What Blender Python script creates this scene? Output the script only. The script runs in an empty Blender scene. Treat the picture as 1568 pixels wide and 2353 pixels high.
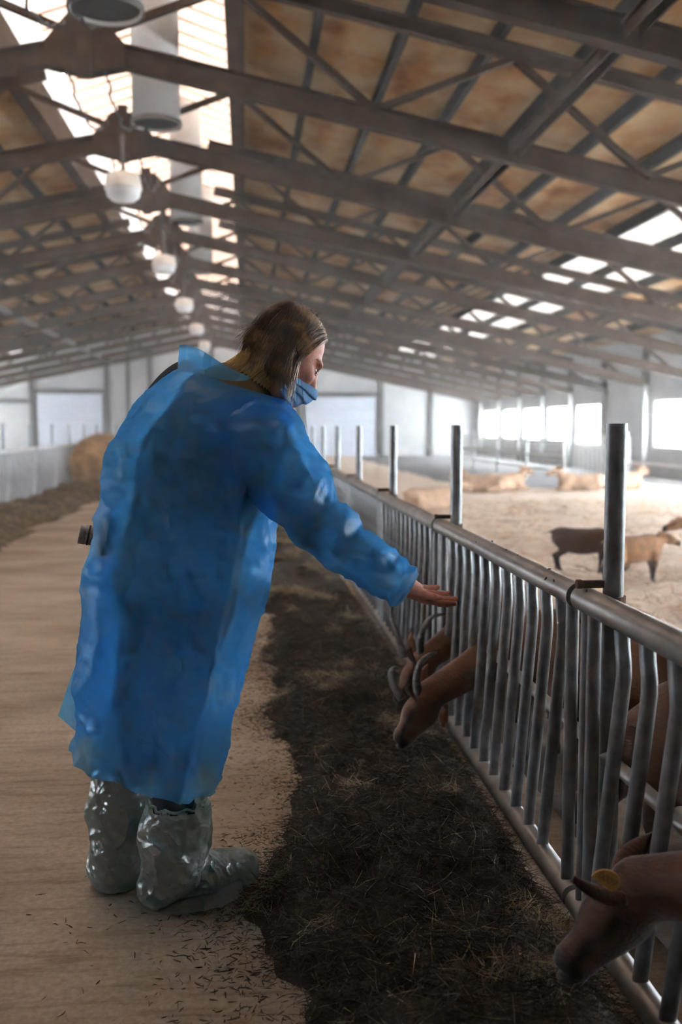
import bpy, math, random
import numpy as np
from mathutils import Vector, Matrix, noise as mnoise
random.seed(7); rng = np.random.default_rng(7)
SC = bpy.context.scene
COL = SC.collection
PI = math.pi

# ------------------------------------------------------------------ camera
FPX = 2288.0; CAMZ = 1.25
PITCH = math.atan((1176.5 - 981) / FPX)
YAW = math.atan((784 - 565) / FPX * math.cos(PITCH))
cam_d = bpy.data.cameras.new('camera'); cam = bpy.data.objects.new('camera', cam_d); COL.objects.link(cam)
cam.location = (0, 0, CAMZ); cam.rotation_euler = (PI / 2 - PITCH, 0, -YAW)
cam_d.sensor_fit = 'VERTICAL'; cam_d.sensor_height = 36.0; cam_d.sensor_width = 24.0
cam_d.lens = FPX / 2353 * 36.0
cam_d.clip_start = 0.05; cam_d.clip_end = 300
cam_d.dof.use_dof = True; cam_d.dof.focus_distance = 2.62; cam_d.dof.aperture_fstop = 2.4
SC.camera = cam

# ------------------------------------------------------------------ world, daylight, exposure
world = bpy.data.worlds.new('overcast_sky'); SC.world = world; world.use_nodes = True
bg = world.node_tree.nodes['Background']
bg.inputs[0].default_value = (0.88, 0.94, 1.0, 1); bg.inputs[1].default_value = 30.0
SC.view_settings.view_transform = 'Standard'; SC.view_settings.look = 'None'
SC.view_settings.gamma = 1.0; SC.view_settings.use_curve_mapping = False
SC.view_settings.exposure = 1.2
cy = SC.cycles
cy.use_adaptive_sampling = True; cy.adaptive_threshold = 0.2
cy.max_bounces = 6; cy.diffuse_bounces = 2; cy.glossy_bounces = 2; cy.transmission_bounces = 4
cy.transparent_max_bounces = 8; cy.volume_bounces = 0; cy.sample_clamp_indirect = 6.0
cy.caustics_reflective = False; cy.caustics_refractive = False

# barn dimensions
XR, ZR, SL = -1.43, 4.70, 0.208      # ridge x, chord height at the ridge, roof slope
WR, WL = 10.0, -12.9                 # side walls
Y0, Y1 = -5.0, 42.3                  # end walls
TY = [9.6 + 2.9 * k for k in range(-4, 12)]
DECK = 1.18                          # roof deck above lower chord
OPEN = 1.25                          # half width of the ridge opening
def chord(x): return ZR - SL * abs(x - XR)

# ------------------------------------------------------------------ pixel <-> place
_F = Vector((math.sin(YAW) * math.cos(PITCH), math.cos(YAW) * math.cos(PITCH), -math.sin(PITCH)))
_R = Vector((math.cos(YAW), -math.sin(YAW), 0)); _U = _R.cross(_F)
def W(u, v, Y):
    d = _F + _R * ((u - 784) / FPX) + _U * ((1176.5 - v) / FPX)
    return Vector((0, 0, CAMZ)) + d * (Y / d.y)

# ------------------------------------------------------------------ materials
def ramp(nt, src, stops):
    r = nt.nodes.new('ShaderNodeValToRGB'); nt.links.new(src, r.inputs[0])
    while len(r.color_ramp.elements) < len(stops): r.color_ramp.elements.new(0.5)
    for e, (p, c) in zip(r.color_ramp.elements, stops):
        e.position = p; e.color = tuple(c) + (1,) if len(c) == 3 else c
    return r.outputs[0]
def tex(nt, kind, scale, detail=4, coord='Object', stretch=None, rough=0.55):
    tc = nt.nodes.new('ShaderNodeTexCoord'); mp = nt.nodes.new('ShaderNodeMapping')
    nt.links.new(tc.outputs[coord], mp.inputs[0])
    if stretch: mp.inputs['Scale'].default_value = stretch
    t = nt.nodes.new({'noise': 'ShaderNodeTexNoise', 'voronoi': 'ShaderNodeTexVoronoi', 'wave': 'ShaderNodeTexWave'}[kind])
    t.inputs['Scale'].default_value = scale
    if kind == 'noise': t.inputs['Detail'].default_value = detail; t.inputs['Roughness'].default_value = rough
    nt.links.new(mp.outputs[0], t.inputs['Vector'])
    return t.outputs[0]
def bump(nt, h, b, strength=0.4, dist=0.01):
    n = nt.nodes.new('ShaderNodeBump'); n.inputs['Strength'].default_value = strength; n.inputs['Distance'].default_value = dist
    nt.links.new(h, n.inputs['Height']); nt.links.new(n.outputs[0], b.inputs['Normal'])
def mat(name, c1, c2=None, scale=6, rough=0.7, metal=0, bmp=0.0, bscale=40, stretch=None, stops=None, spec=0.3, detail=5, bdist=0.01, coord='Object'):
    m = bpy.data.materials.new(name); m.use_nodes = True; nt = m.node_tree; b = nt.nodes['Principled BSDF']
    b.inputs['Roughness'].default_value = rough; b.inputs['Metallic'].default_value = metal
    b.inputs['Specular IOR Level'].default_value = spec
    if c2 is None and stops is None: b.inputs['Base Color'].default_value = (*c1, 1)
    else:
        t = tex(nt, 'noise', scale, detail, stretch=stretch, coord=coord)
        nt.links.new(ramp(nt, t, stops or [(0.35, c1), (0.68, c2)]), b.inputs['Base Color'])
    if bmp: bump(nt, tex(nt, 'noise', bscale, 5, stretch=stretch, coord=coord), b, bmp, bdist)
    return m
def sheet(name, col, transp=0.3, transl=0.4, dif=0.3, gloss=0.0, tcol=None, trcol=None, bmp=0.3, bscale=30, grough=0.25, crease=0.0):
    """thin cloth or plastic sheet that lets light through"""
    m = bpy.data.materials.new(name); m.use_nodes = True; nt = m.node_tree; nt.nodes.remove(nt.nodes['Principled BSDF'])
    out = nt.nodes['Material Output']
    d = nt.nodes.new('ShaderNodeBsdfDiffuse'); l = nt.nodes.new('ShaderNodeBsdfTranslucent'); t = nt.nodes.new('ShaderNodeBsdfTransparent')
    d.inputs[0].default_value = (*col, 1); l.inputs[0].default_value = (*(tcol or col), 1); t.inputs[0].default_value = (*(trcol or col), 1)
    m1 = nt.nodes.new('ShaderNodeMixShader'); m1.inputs[0].default_value = transl / (transl + dif)
    nt.links.new(d.outputs[0], m1.inputs[1]); nt.links.new(l.outputs[0], m1.inputs[2]); last = m1
    nrm = []
    if gloss:
        g = nt.nodes.new('ShaderNodeBsdfGlossy'); g.inputs['Roughness'].default_value = grough; g.inputs[0].default_value = (0.9, 0.95, 1, 1)
        mg = nt.nodes.new('ShaderNodeMixShader'); mg.inputs[0].default_value = gloss
        nt.links.new(m1.outputs[0], mg.inputs[1]); nt.links.new(g.outputs[0], mg.inputs[2]); last = mg; nrm.append(g)
    if transp:
        m2 = nt.nodes.new('ShaderNodeMixShader'); m2.inputs[0].default_value = transp
        nt.links.new(last.outputs[0], m2.inputs[1]); nt.links.new(t.outputs[0], m2.inputs[2]); nt.links.new(m2.outputs[0], out.inputs[0])
    else: nt.nodes.remove(t); nt.links.new(last.outputs[0], out.inputs[0])
    if not bmp: return m
    h = tex(nt, 'noise', bscale, 6)
    if crease:
        def ridge(scale, gain, dist):
            nz_ = nt.nodes.new('ShaderNodeTexNoise'); nz_.inputs['Scale'].default_value = scale; nz_.inputs['Detail'].default_value = 1.5; nz_.inputs['Distortion'].default_value = dist
            tc = nt.nodes.new('ShaderNodeTexCoord'); nt.links.new(tc.outputs['Object'], nz_.inputs['Vector'])
            s_ = nt.nodes.new('ShaderNodeMath'); s_.operation = 'SUBTRACT'; s_.inputs[1].default_value = 0.5; nt.links.new(nz_.outputs[0], s_.inputs[0])
            a_ = nt.nodes.new('ShaderNodeMath'); a_.operation = 'ABSOLUTE'; nt.links.new(s_.outputs[0], a_.inputs[0])
            c_ = nt.nodes.new('ShaderNodeMath'); c_.operation = 'MULTIPLY'; c_.inputs[1].default_value = -gain; nt.links.new(a_.outputs[0], c_.inputs[0]); return c_.outputs[0]
        for sc_, gn_, di_ in ((crease * 0.6, 9.0, 0.6), (crease * 1.5, 4.0, 0.3)):
            ad = nt.nodes.new('ShaderNodeMath'); ad.operation = 'ADD'; nt.links.new(h, ad.inputs[0]); nt.links.new(ridge(sc_, gn_, di_), ad.inputs[1]); h = ad.outputs[0]
    bn = nt.nodes.new('ShaderNodeBump'); bn.inputs['Strength'].default_value = bmp; bn.inputs['Distance'].default_value = 0.01
    nt.links.new(h, bn.inputs['Height'])
    for n in [d, l] + nrm: nt.links.new(bn.outputs[0], n.inputs['Normal'])
    return m
M = {}
def floor_mat():
    m = bpy.data.materials.new('scraped_concrete'); m.use_nodes = True; nt = m.node_tree; b = nt.nodes['Principled BSDF']
    b.inputs['Roughness'].default_value = 0.72; b.inputs['Specular IOR Level'].default_value = 0.25
    big = ramp(nt, tex(nt, 'noise', 1.1, 5, stretch=(0.8, 1.5, 1)), [(0.3, (0.27, 0.20, 0.135)), (0.55, (0.43, 0.345, 0.26)), (0.75, (0.53, 0.445, 0.355))])
    fine = ramp(nt, tex(nt, 'noise', 55, 4, rough=0.7), [(0.3, (0.72, 0.70, 0.68)), (0.65, (1.1, 1.1, 1.1))])
    scr = ramp(nt, tex(nt, 'noise', 7, 6, stretch=(0.45, 3.4, 1), rough=0.75), [(0.34, (0.62, 0.57, 0.52)), (0.50, (1, 1, 1))])
    def mul(a, c):
        x = nt.nodes.new('ShaderNodeMix'); x.data_type = 'RGBA'; x.blend_type = 'MULTIPLY'; x.inputs[0].default_value = 1; nt.links.new(a, x.inputs[6]); nt.links.new(c, x.inputs[7]); return x.outputs[2]
    nt.links.new(mul(mul(big, fine), scr), b.inputs['Base Color'])
    bump(nt, tex(nt, 'noise', 45, 5, rough=0.7), b, 0.35, 0.006)
    return m
M['concrete'] = floor_mat()
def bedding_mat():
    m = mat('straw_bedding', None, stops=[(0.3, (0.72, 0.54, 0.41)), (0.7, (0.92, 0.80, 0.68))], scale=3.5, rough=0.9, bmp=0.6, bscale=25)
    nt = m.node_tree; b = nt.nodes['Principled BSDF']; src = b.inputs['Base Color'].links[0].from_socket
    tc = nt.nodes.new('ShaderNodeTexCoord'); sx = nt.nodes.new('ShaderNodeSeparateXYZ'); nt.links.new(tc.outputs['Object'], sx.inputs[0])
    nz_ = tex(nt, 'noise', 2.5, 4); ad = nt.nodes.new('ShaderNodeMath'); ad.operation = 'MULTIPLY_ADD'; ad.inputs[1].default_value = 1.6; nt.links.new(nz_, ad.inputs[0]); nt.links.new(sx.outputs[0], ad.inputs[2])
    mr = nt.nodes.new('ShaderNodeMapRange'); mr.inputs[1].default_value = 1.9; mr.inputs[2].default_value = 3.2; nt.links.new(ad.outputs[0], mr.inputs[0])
    mx = nt.nodes.new('ShaderNodeMix'); mx.data_type = 'RGBA'; nt.links.new(mr.outputs[0], mx.inputs[0]); mx.inputs[6].default_value = (0.055, 0.038, 0.026, 1); nt.links.new(src, mx.inputs[7]); nt.links.new(mx.outputs[2], b.inputs['Base Color'])  # dark band along the fence: manure plus the goats' shade mixed into the colour
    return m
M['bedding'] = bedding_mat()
M['alley'] = mat('pale_concrete', (0.15, 0.145, 0.14), (0.22, 0.21, 0.20), scale=2, rough=0.8)
M['hay_base'] = mat('trampled_hay', (0.012, 0.009, 0.006), (0.05, 0.036, 0.022), scale=14, rough=0.95, bmp=0.8, bscale=60)
M['hay_dark'] = mat('dark_hay_stalks', (0.022, 0.016, 0.010), (0.075, 0.052, 0.030), scale=9, rough=0.85)
M['hay_pale'] = mat('pale_hay_stalks', (0.16, 0.115, 0.065), (0.42, 0.34, 0.21), scale=12, rough=0.7)
M['straw'] = mat('golden_straw', (0.50, 0.33, 0.20), (0.82, 0.64, 0.46), scale=6, rough=0.8)
M['steel'] = mat('galvanised_steel', None, stops=[(0.3, (0.14, 0.145, 0.15)), (0.7, (0.30, 0.31, 0.315))], scale=18, rough=0.42, metal=0.55, bmp=0.06, bscale=90, spec=0.5)
M['rail'] = mat('worn_galvanised_rail', None, stops=[(0.3, (0.20, 0.185, 0.17)), (0.7, (0.36, 0.345, 0.32))], scale=10, rough=0.4, metal=0.5, bmp=0.06, bscale=70, spec=0.5)
M['pale_rail'] = mat('pale_galvanised_rail', (0.50, 0.50, 0.50), (0.68, 0.68, 0.68), scale=8, rough=0.5, metal=0.2)
M['rust'] = mat('rusty_iron', (0.03, 0.02, 0.015), (0.14, 0.07, 0.035), scale=30, rough=0.8, bmp=0.3)
M['truss'] = mat('dusty_painted_steel', None, stops=[(0.3, (0.032, 0.019, 0.012)), (0.6, (0.062, 0.041, 0.029)), (0.8, (0.10, 0.072, 0.054))], scale=4, rough=0.75, bmp=0.12, bscale=50, spec=0.12)
M['purlin'] = mat('dark_purlin_steel', (0.014, 0.013, 0.012), (0.032, 0.029, 0.026), scale=5, rough=0.8, spec=0.08)
M['panel'] = mat('stained_roof_board', None, stops=[(0.30, (0.20, 0.075, 0.020)), (0.42, (0.36, 0.185, 0.070)), (0.60, (0.46, 0.315, 0.165)), (0.8, (0.44, 0.345, 0.225))], scale=1.6, stretch=(1.3, 0.75, 1), rough=0.85, detail=4)
M['wall'] = mat('pale_wall_panel', (0.50, 0.49, 0.48), (0.60, 0.59, 0.58), scale=1.2, rough=0.8)
M['wall_dim'] = mat('grey_wall_panel', (0.30, 0.29, 0.28), (0.38, 0.37, 0.355), scale=1.2, rough=0.8)
M['door'] = mat('white_door_panel', (0.70, 0.74, 0.82), (0.78, 0.81, 0.88), scale=1.5, rough=0.6)
M['frame'] = mat('dark_steel_frame', (0.10, 0.095, 0.09), (0.16, 0.15, 0.14), scale=4, rough=0.7)
M['white_metal'] = mat('white_painted_metal', (0.72, 0.71, 0.69), (0.80, 0.79, 0.77), scale=3, rough=0.5)
M['lamp'] = mat('enamelled_lamp_housing', (0.62, 0.55, 0.46), (0.80, 0.74, 0.66), scale=6, rough=0.4)
M['shaft'] = mat('white_ventilation_shaft', (0.78, 0.76, 0.73), (0.85, 0.83, 0.80), scale=2, rough=0.6)
M['black'] = mat('black_rubber', (0.012, 0.012, 0.013), (0.03, 0.03, 0.03), scale=20, rough=0.6)
M['skylight'] = sheet('translucent_roof_sheet', (0.42, 0.39, 0.365), transp=0, transl=0.5, dif=0.5, bmp=0.0)
M['lantern'] = sheet('translucent_ridge_sheet', (0.30, 0.245, 0.21), transp=0, transl=0.7, dif=0.3, trcol=(0.9, 0.85, 0.8), bmp=0.0)
M['lantern_wall'] = sheet('translucent_corrugated_sheet', (0.085, 0.074, 0.066), transp=0, transl=0.7, dif=0.3, trcol=(0.9, 0.87, 0.84), bmp=0.0)
M['glass'] = sheet('dusty_window_sheet', (0.9, 0.92, 0.95), transp=0.85, transl=0.5, dif=0.3, trcol=(0.95, 0.96, 0.97), bmp=0.0)
M['rust_batten'] = mat('rust_stained_batten', (0.30, 0.15, 0.09), (0.50, 0.36, 0.28), scale=3, rough=0.8)

# ------------------------------------------------------------------ mesh helpers
def tag(o, label=None, cat=None, group=None, kind=None):
    if label: o['label'] = label
    if cat: o['category'] = cat
    if group: o['group'] = group
    if kind: o['kind'] = kind
    return o
def empty(name, loc=(0, 0, 0), rz=0.0, parent=None):
    o = bpy.data.objects.new(name, None); COL.objects.link(o); o.location = loc; o.rotation_euler = (0, 0, rz); o.empty_display_size = 0.1
    if parent is not None: o.parent = parent
    return o
def link(name, me, parent=None, loc=None):
    o = bpy.data.objects.new(name, me); COL.objects.link(o)
    if parent is not None: o.parent = parent
    if loc is not None: o.location = loc
    return o
def copy_tree(src, parent=None):
    c = src.copy(); COL.objects.link(c)
    if parent is not None: c.parent = parent
    for ch in list(src.children): copy_tree(ch, c)
    return c
def mesh(name, V, Fc, m, smooth=False, off=None):
    V = np.asarray(V, dtype=np.float64)
    if off is not None: V = V - np.asarray(off, dtype=np.float64)
    me = bpy.data.meshes.new(name); me.from_pydata(V.tolist(), [], Fc if isinstance(Fc, list) else Fc.tolist()); me.update()
    for mm in (m if isinstance(m, (list, tuple)) else [m]): me.materials.append(mm)
    if smooth: me.polygons.foreach_set('use_smooth', [True] * len(me.polygons))
    return me
class MB:
    def __init__(s): s.v = []; s.f = []; s.mi = []
    def add(s, V, Fc, mi=0):
        b = len(s.v); s.v += [tuple(p) for p in V]; s.f += [tuple(i + b for i in f) for f in Fc]; s.mi += [mi] * len(Fc)
    def box(s, lo, hi, mi=0):
        x0, y0, z0 = lo; x1, y1, z1 = hi
        s.add([(x0, y0, z0), (x1, y0, z0), (x1, y1, z0), (x0, y1, z0), (x0, y0, z1), (x1, y0, z1), (x1, y1, z1), (x0, y1, z1)],
              [(0, 3, 2, 1), (4, 5, 6, 7), (0, 1, 5, 4), (1, 2, 6, 5), (2, 3, 7, 6), (3, 0, 4, 7)], mi)
    def bar(s, a, b, w, h, up=(0, 0, 1), mi=0):
        a = Vector(a); b = Vector(b); d = (b - a).normalized(); up = Vector(up)
        r = d.cross(up).normalized(); u = r.cross(d)
        P = []
        for q in (a, b):
            for i, j in ((-1, -1), (1, -1), (1, 1), (-1, 1)): P.append(q + r * (w / 2 * i) + u * (h / 2 * j))
        s.add(P, [(3, 2, 1, 0), (4, 5, 6, 7), (0, 1, 5, 4), (1, 2, 6, 5), (2, 3, 7, 6), (3, 0, 4, 7)], mi)
    def channel(s, a, b, w, h, t=0.012, up=(0, 0, 1), mi=0):
        """I-like steel section: web and two flanges"""
        a = Vector(a); b = Vector(b); d = (b - a).normalized(); r = d.cross(Vector(up)).normalized(); u = r.cross(d)
        s.bar(a, b, t * 1.6, h, up, mi)
        for k in (-1, 1): s.bar(a + u * (k * (h / 2 - t / 2)), b + u * (k * (h / 2 - t / 2)), w, t, up, mi)
    def tube(s, pts, rad, n=10, cap=True, mi=0):
        pts = [Vector(p) for p in pts]; rad = rad if isinstance(rad, (list, tuple)) else [rad] * len(pts)
        base = len(s.v); up = None
        for i, p in enumerate(pts):
            d = (pts[min(i + 1, len(pts) - 1)] - pts[max(i - 1, 0)]).normalized()
            if up is None: up = Vector((0, 0, 1)) if abs(d.z) < 0.9 else Vector((1, 0, 0))
            r = d.cross(up).normalized(); u = r.cross(d).normalized(); up = u
            for k in range(n):
                t = 2 * PI * k / n; s.v.append(tuple(p + (r * math.cos(t) + u * math.sin(t)) * rad[i]))
        for i in range(len(pts) - 1):
            for k in range(n):
                k2 = (k + 1) % n; s.f.append((base + i * n + k, base + i * n + k2, base + (i + 1) * n + k2, base + (i + 1) * n + k)); s.mi.append(mi)
        if cap:
            s.f.append(tuple(base + k for k in reversed(range(n)))); s.f.append(tuple(base + (len(pts) - 1) * n + k for k in range(n))); s.mi += [mi, mi]
    def lathe(s, prof, c, n=24, axis='z', mi=0):
        base = len(s.v); c = Vector(c)
        for r, h in prof:
            for k in range(n):
                t = 2 * PI * k / n; q = (r * math.cos(t), r * math.sin(t), h)
                q = q if axis == 'z' else (h, q[0], q[1]) if axis == 'x' else (q[0], h, q[1])
                s.v.append(tuple(c + Vector(q)))
        for i in range(len(prof) - 1):
            for k in range(n):
                k2 = (k + 1) % n; s.f.append((base + i * n + k, base + i * n + k2, base + (i + 1) * n + k2, base + (i + 1) * n + k)); s.mi.append(mi)
    def me(s, name, m, smooth=False, off=None):
        me = mesh(name, s.v, s.f, m, smooth, off)
        if any(s.mi): me.polygons.foreach_set('material_index', s.mi)
        return me
    def build(s, name, m, parent=None, smooth=False, off=None, loc=None):
        return link(name, s.me(name, m, smooth, off), parent, loc)
def part(name, fn, m, parent, smooth=False, off=None):
    b = MB(); fn(b); return b.build(name, m, parent, smooth, off)
def auto_smooth(o, deg=40):
    for p in o.data.polygons: p.use_smooth = True
    o.data.set_sharp_from_angle(angle=math.radians(deg))

# smooth union of rounded solids, meshed with surface nets
def smin(a, b, k):
    h = np.clip(0.5 + 0.5 * (b - a) / k, 0, 1); return b * (1 - h) + a * h - k * h * (1 - h)
def solid(prims, vox, k=0.02):
    lo = np.full(3, 1e9); hi = -lo
    for p in prims:
        if p[0] == 'cap':
            a, b, ra, rb = np.array(p[1]), np.array(p[2]), p[3], p[4]; r = max(ra, rb)
            lo = np.minimum(lo, np.minimum(a, b) - r); hi = np.maximum(hi, np.maximum(a, b) + r)
        elif p[0] == 'ell':
            c, r = np.array(p[1]), max(p[2]); lo = np.minimum(lo, c - r); hi = np.maximum(hi, c + r)
    pad = 3 * vox + k * 0.5; lo -= pad; hi += pad
    n = np.ceil((hi - lo) / vox).astype(int) + 1
    ax = [lo[i] + vox * np.arange(n[i]) for i in range(3)]
    Fd = np.full(n, 1.0)
    for p in prims:
        kk = k; sub = p[0].startswith('-'); kind = p[0].lstrip('-')
        if kind == 'cap':
            a, b, ra, rb = np.array(p[1], float), np.array(p[2], float), p[3], p[4]; r = max(ra, rb)
            plo, phi = np.minimum(a, b) - r, np.maximum(a, b) + r
            sq = p[5] if len(p) > 5 else None       # (axis, factor): flatten along an axis
        else:
            c, rr = np.array(p[1], float), np.array(p[2], float); plo, phi = c - rr.max(), c + rr.max(); rot = p[3] if len(p) > 3 else None
        e = kk + 3 * vox
        sl = tuple(slice(max(0, int((plo[i] - e - lo[i]) / vox)), min(n[i], int((phi[i] + e - lo[i]) / vox) + 2)) for i in range(3))
        X, Yg, Z = np.meshgrid(ax[0][sl[0]], ax[1][sl[1]], ax[2][sl[2]], indexing='ij')
        P = np.stack([X, Yg, Z], -1)
        if kind == 'cap':
            ba = b - a; L2 = max(ba @ ba, 1e-12); t = np.clip(((P - a) @ ba) / L2, 0, 1)
            q = P - a - t[..., None] * ba
            if sq is not None:
                s_ax = np.array(sq[0], float); s_ax /= np.linalg.norm(s_ax); q = q + ((q @ s_ax) * (1 / sq[1] - 1))[..., None] * s_ax
            d = np.linalg.norm(q, axis=-1) - (ra + t * (rb - ra))
        else:
            q = P - c
            if rot is not None: q = q @ np.array(rot)      # rot columns are the local axes
            k0 = np.linalg.norm(q / rr, axis=-1); k1 = np.linalg.norm(q / rr ** 2, axis=-1) + 1e-9; d = k0 * (k0 - 1) / k1
        Fd[sl] = -smin(-Fd[sl], d, kk * 0.6) if sub else smin(Fd[sl], d, kk)
    ins = Fd < 0
    c = [ins[i:n[0] - 1 + i, j:n[1] - 1 + j, l:n[2] - 1 + l] for i in (0, 1) for j in (0, 1) for l in (0, 1)]
    tot = sum(x.astype(np.int8) for x in c); act = (tot > 0) & (tot < 8)
    ids = np.full(act.shape, -1); idx = np.argwhere(act); ids[act] = np.arange(len(idx))
    acc = np.zeros((len(idx), 3)); cnt = np.zeros(len(idx)); cor = [(i, j, l) for i in (0, 1) for j in (0, 1) for l in (0, 1)]
    for ia, A in enumerate(cor):
        for B in cor[ia + 1:]:
            if sum(abs(x - y) for x, y in zip(A, B)) != 1: continue
            A_, B_ = np.array(A), np.array(B); fa = Fd[tuple((idx + A_).T)]; fb = Fd[tuple((idx + B_).T)]
            m = (fa < 0) != (fb < 0); t = np.where(m, fa / np.where(m, fa - fb, 1), 0)
            acc += np.where(m[:, None], A_ + t[:, None] * (B_ - A_), 0); cnt += m
    V = lo + (idx + acc / cnt[:, None]) * vox
    faces = []
    for a in range(3):
        b, cc = (a + 1) % 3, (a + 2) % 3
        s0 = [slice(1, -1)] * 3; s1 = [slice(1, -1)] * 3; s0[a] = slice(0, -1); s1[a] = slice(1, None)
        chg = ins[tuple(s0)] != ins[tuple(s1)]; e = np.argwhere(chg)
        off = np.array([1, 1, 1]); off[a] = 0; e = e + off
        first = ins[tuple(e.T)]
        eb = np.zeros(3, int); eb[b] = 1; ec = np.zeros(3, int); ec[cc] = 1
        q = np.stack([ids[tuple((e - eb - ec).T)], ids[tuple((e - ec).T)], ids[tuple(e.T)], ids[tuple((e - eb).T)]], 1)
        q = np.where(first[:, None], q, q[:, ::-1]); faces.append(q)
    Fq = np.concatenate(faces); Fq = Fq[(Fq >= 0).all(1)]
    return V, Fq
def relax(V, Fq, it=2, f=0.5):
    for _ in range(it):
        S = np.zeros_like(V); c = np.zeros(len(V))
        for a, b in ((0, 1), (1, 2), (2, 3), (3, 0)):
            for i, j in ((a, b), (b, a)):
                np.add.at(S, Fq[:, i], V[Fq[:, j]]); np.add.at(c, Fq[:, i], 1)
        V = V + f * (S / np.maximum(c, 1)[:, None] - V)
    return V
def crumple(V, Fq, amp, sc, seed=0.0, fold=True):
    me = bpy.data.meshes.new('tmp'); me.from_pydata(V.tolist(), [], Fq.tolist()); me.update()
    N = np.empty(len(V) * 3); me.vertices.foreach_get('normal', N); N = N.reshape(-1, 3); bpy.data.meshes.remove(me)
    D = np.array([(1 - 2.2 * abs(mnoise.noise(Vector(p) * sc + Vector((seed, 0, 0)))) if fold else mnoise.noise(Vector(p) * sc + Vector((seed, 0, 0)))) for p in V])
    return V + N * (D * amp)[:, None]
def interp(keys, n):
    """smooth (Catmull-Rom) resampling of key rows"""
    K = np.array(keys, float); m = len(K); out = []
    for t in np.linspace(0, m - 1, n):
        i = min(int(t), m - 2); u = t - i
        p0, p1, p2, p3 = K[max(i - 1, 0)], K[i], K[i + 1], K[min(i + 2, m - 1)]
        out.append(0.5 * ((2 * p1) + (-p0 + p2) * u + (2 * p0 - 5 * p1 + 4 * p2 - p3) * u * u + (-p0 + 3 * p1 - 3 * p2 + p3) * u ** 3))
    return np.array(out)
def grid_faces(nr, nc, wrap=True):
    i, j = np.meshgrid(np.arange(nr - 1), np.arange(nc if wrap else nc - 1), indexing='ij'); i = i.ravel(); j = j.ravel(); j2 = (j + 1) % nc
    return np.stack([i * nc + j, i * nc + j2, (i + 1) * nc + j2, (i + 1) * nc + j], 1)
def stalks(C, Dv, L, wd, bend=0.25):
    """many thin bent blades: centres, directions, lengths, widths -> one mesh of narrow ribbons"""
    n = len(C); Dv = Dv / np.linalg.norm(Dv, axis=1)[:, None]
    S = np.cross(Dv, rng.normal(size=(n, 3))); S /= np.linalg.norm(S, axis=1)[:, None] + 1e-9
    B = np.cross(Dv, S); bo = (rng.uniform(-1, 1, n) * bend * L)[:, None] * B
    rows = []
    for t, w in ((-0.5, 0.7), (0.0, 1.0), (0.5, 0.25)):
        c = C + Dv * (L * t)[:, None] + bo * (1 - 4 * t * t)
        rows += [c - S * (wd * w / 2)[:, None], c + S * (wd * w / 2)[:, None]]
    V = np.stack(rows, 1).reshape(-1, 3); b = np.arange(n)[:, None] * 6
    Fq = np.concatenate([b + np.array([0, 1, 3, 2]), b + np.array([2, 3, 5, 4])]); return V, Fq
# ------------------------------------------------------------------ the barn shell
def struct(o): o['kind'] = 'structure'; return o
b = MB(); b.box((WL - 0.3, Y0 - 0.3, -0.2), (WR + 0.3, Y1 + 0.3, 0.0)); struct(b.build('floor', M['concrete']))
BAYS = [(TY[i], TY[i + 1]) for i in range(len(TY) - 1)]
WZ0, WZ1 = 0.72, 1.92
nwin = [0]
def side_wall(name, x, sgn, skip):
    """wall with a window in most bays; sgn points outwards"""
    top = chord(x) + DECK + 0.05; b = MB(); xo = x + sgn * 0.2
    lo, hi = min(x, xo), max(x, xo)
    b.box((lo, Y0, 0), (hi, Y1, WZ0)); b.box((lo, Y0, WZ1), (hi, Y1, top))
    edges = [Y0]
    wins = []
    for k, (a, c) in enumerate(BAYS):
        if k in skip or c > Y1: continue
        wins.append((a + 0.32, c - 0.32)); edges += [a + 0.32, c - 0.32]
    edges.append(Y1)
    for i in range(0, len(edges), 2): b.box((lo, edges[i], WZ0), (hi, edges[i + 1], WZ1))
    wall = struct(b.build(name, M['wall']))
    for yy in TY:
        if Y0 < yy < Y1:
            part('column', lambda q: q.box((min(x, x - sgn * 0.16), yy - 0.1, 0), (max(x, x - sgn * 0.16), yy + 0.1, chord(x - sgn * 0.1) - 0.05)), M['wall'], wall)
    for a, c in wins:
        nwin[0] += 1
        w = struct(empty('window_%d' % nwin[0], (x, (a + c) / 2, WZ0)))
        hw = (c - a) / 2; hh = WZ1 - WZ0; xi = sgn * 0.06
        def fr(q):
            q.box((xi - 0.03, -hw, 0), (xi + 0.03, hw, 0.05)); q.box((xi - 0.03, -hw, hh - 0.05), (xi + 0.03, hw, hh))
            q.box((xi - 0.03, -hw, 0.05), (xi + 0.03, -hw + 0.05, hh - 0.05)); q.box((xi - 0.03, hw - 0.05, 0.05), (xi + 0.03, hw, hh - 0.05))
        part('window_frame', fr, M['white_metal'], w)
        part('pane', lambda q: q.box((xi - 0.004, -hw + 0.05, 0.05), (xi + 0.004, hw - 0.05, hh - 0.05)), M['glass'], w)
    return wall
side_wall('wall_right', WR, 1, {BAYS.index(bb) for bb in BAYS if abs(bb[0] - 24.1) < 0.1 or bb[0] < 0})
side_wall('wall_left', WL, -1, {i for i, bb in enumerate(BAYS) if bb[0] < 0 or i % 2})  # unseen wall; alternate windows left out to lower the light
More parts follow.
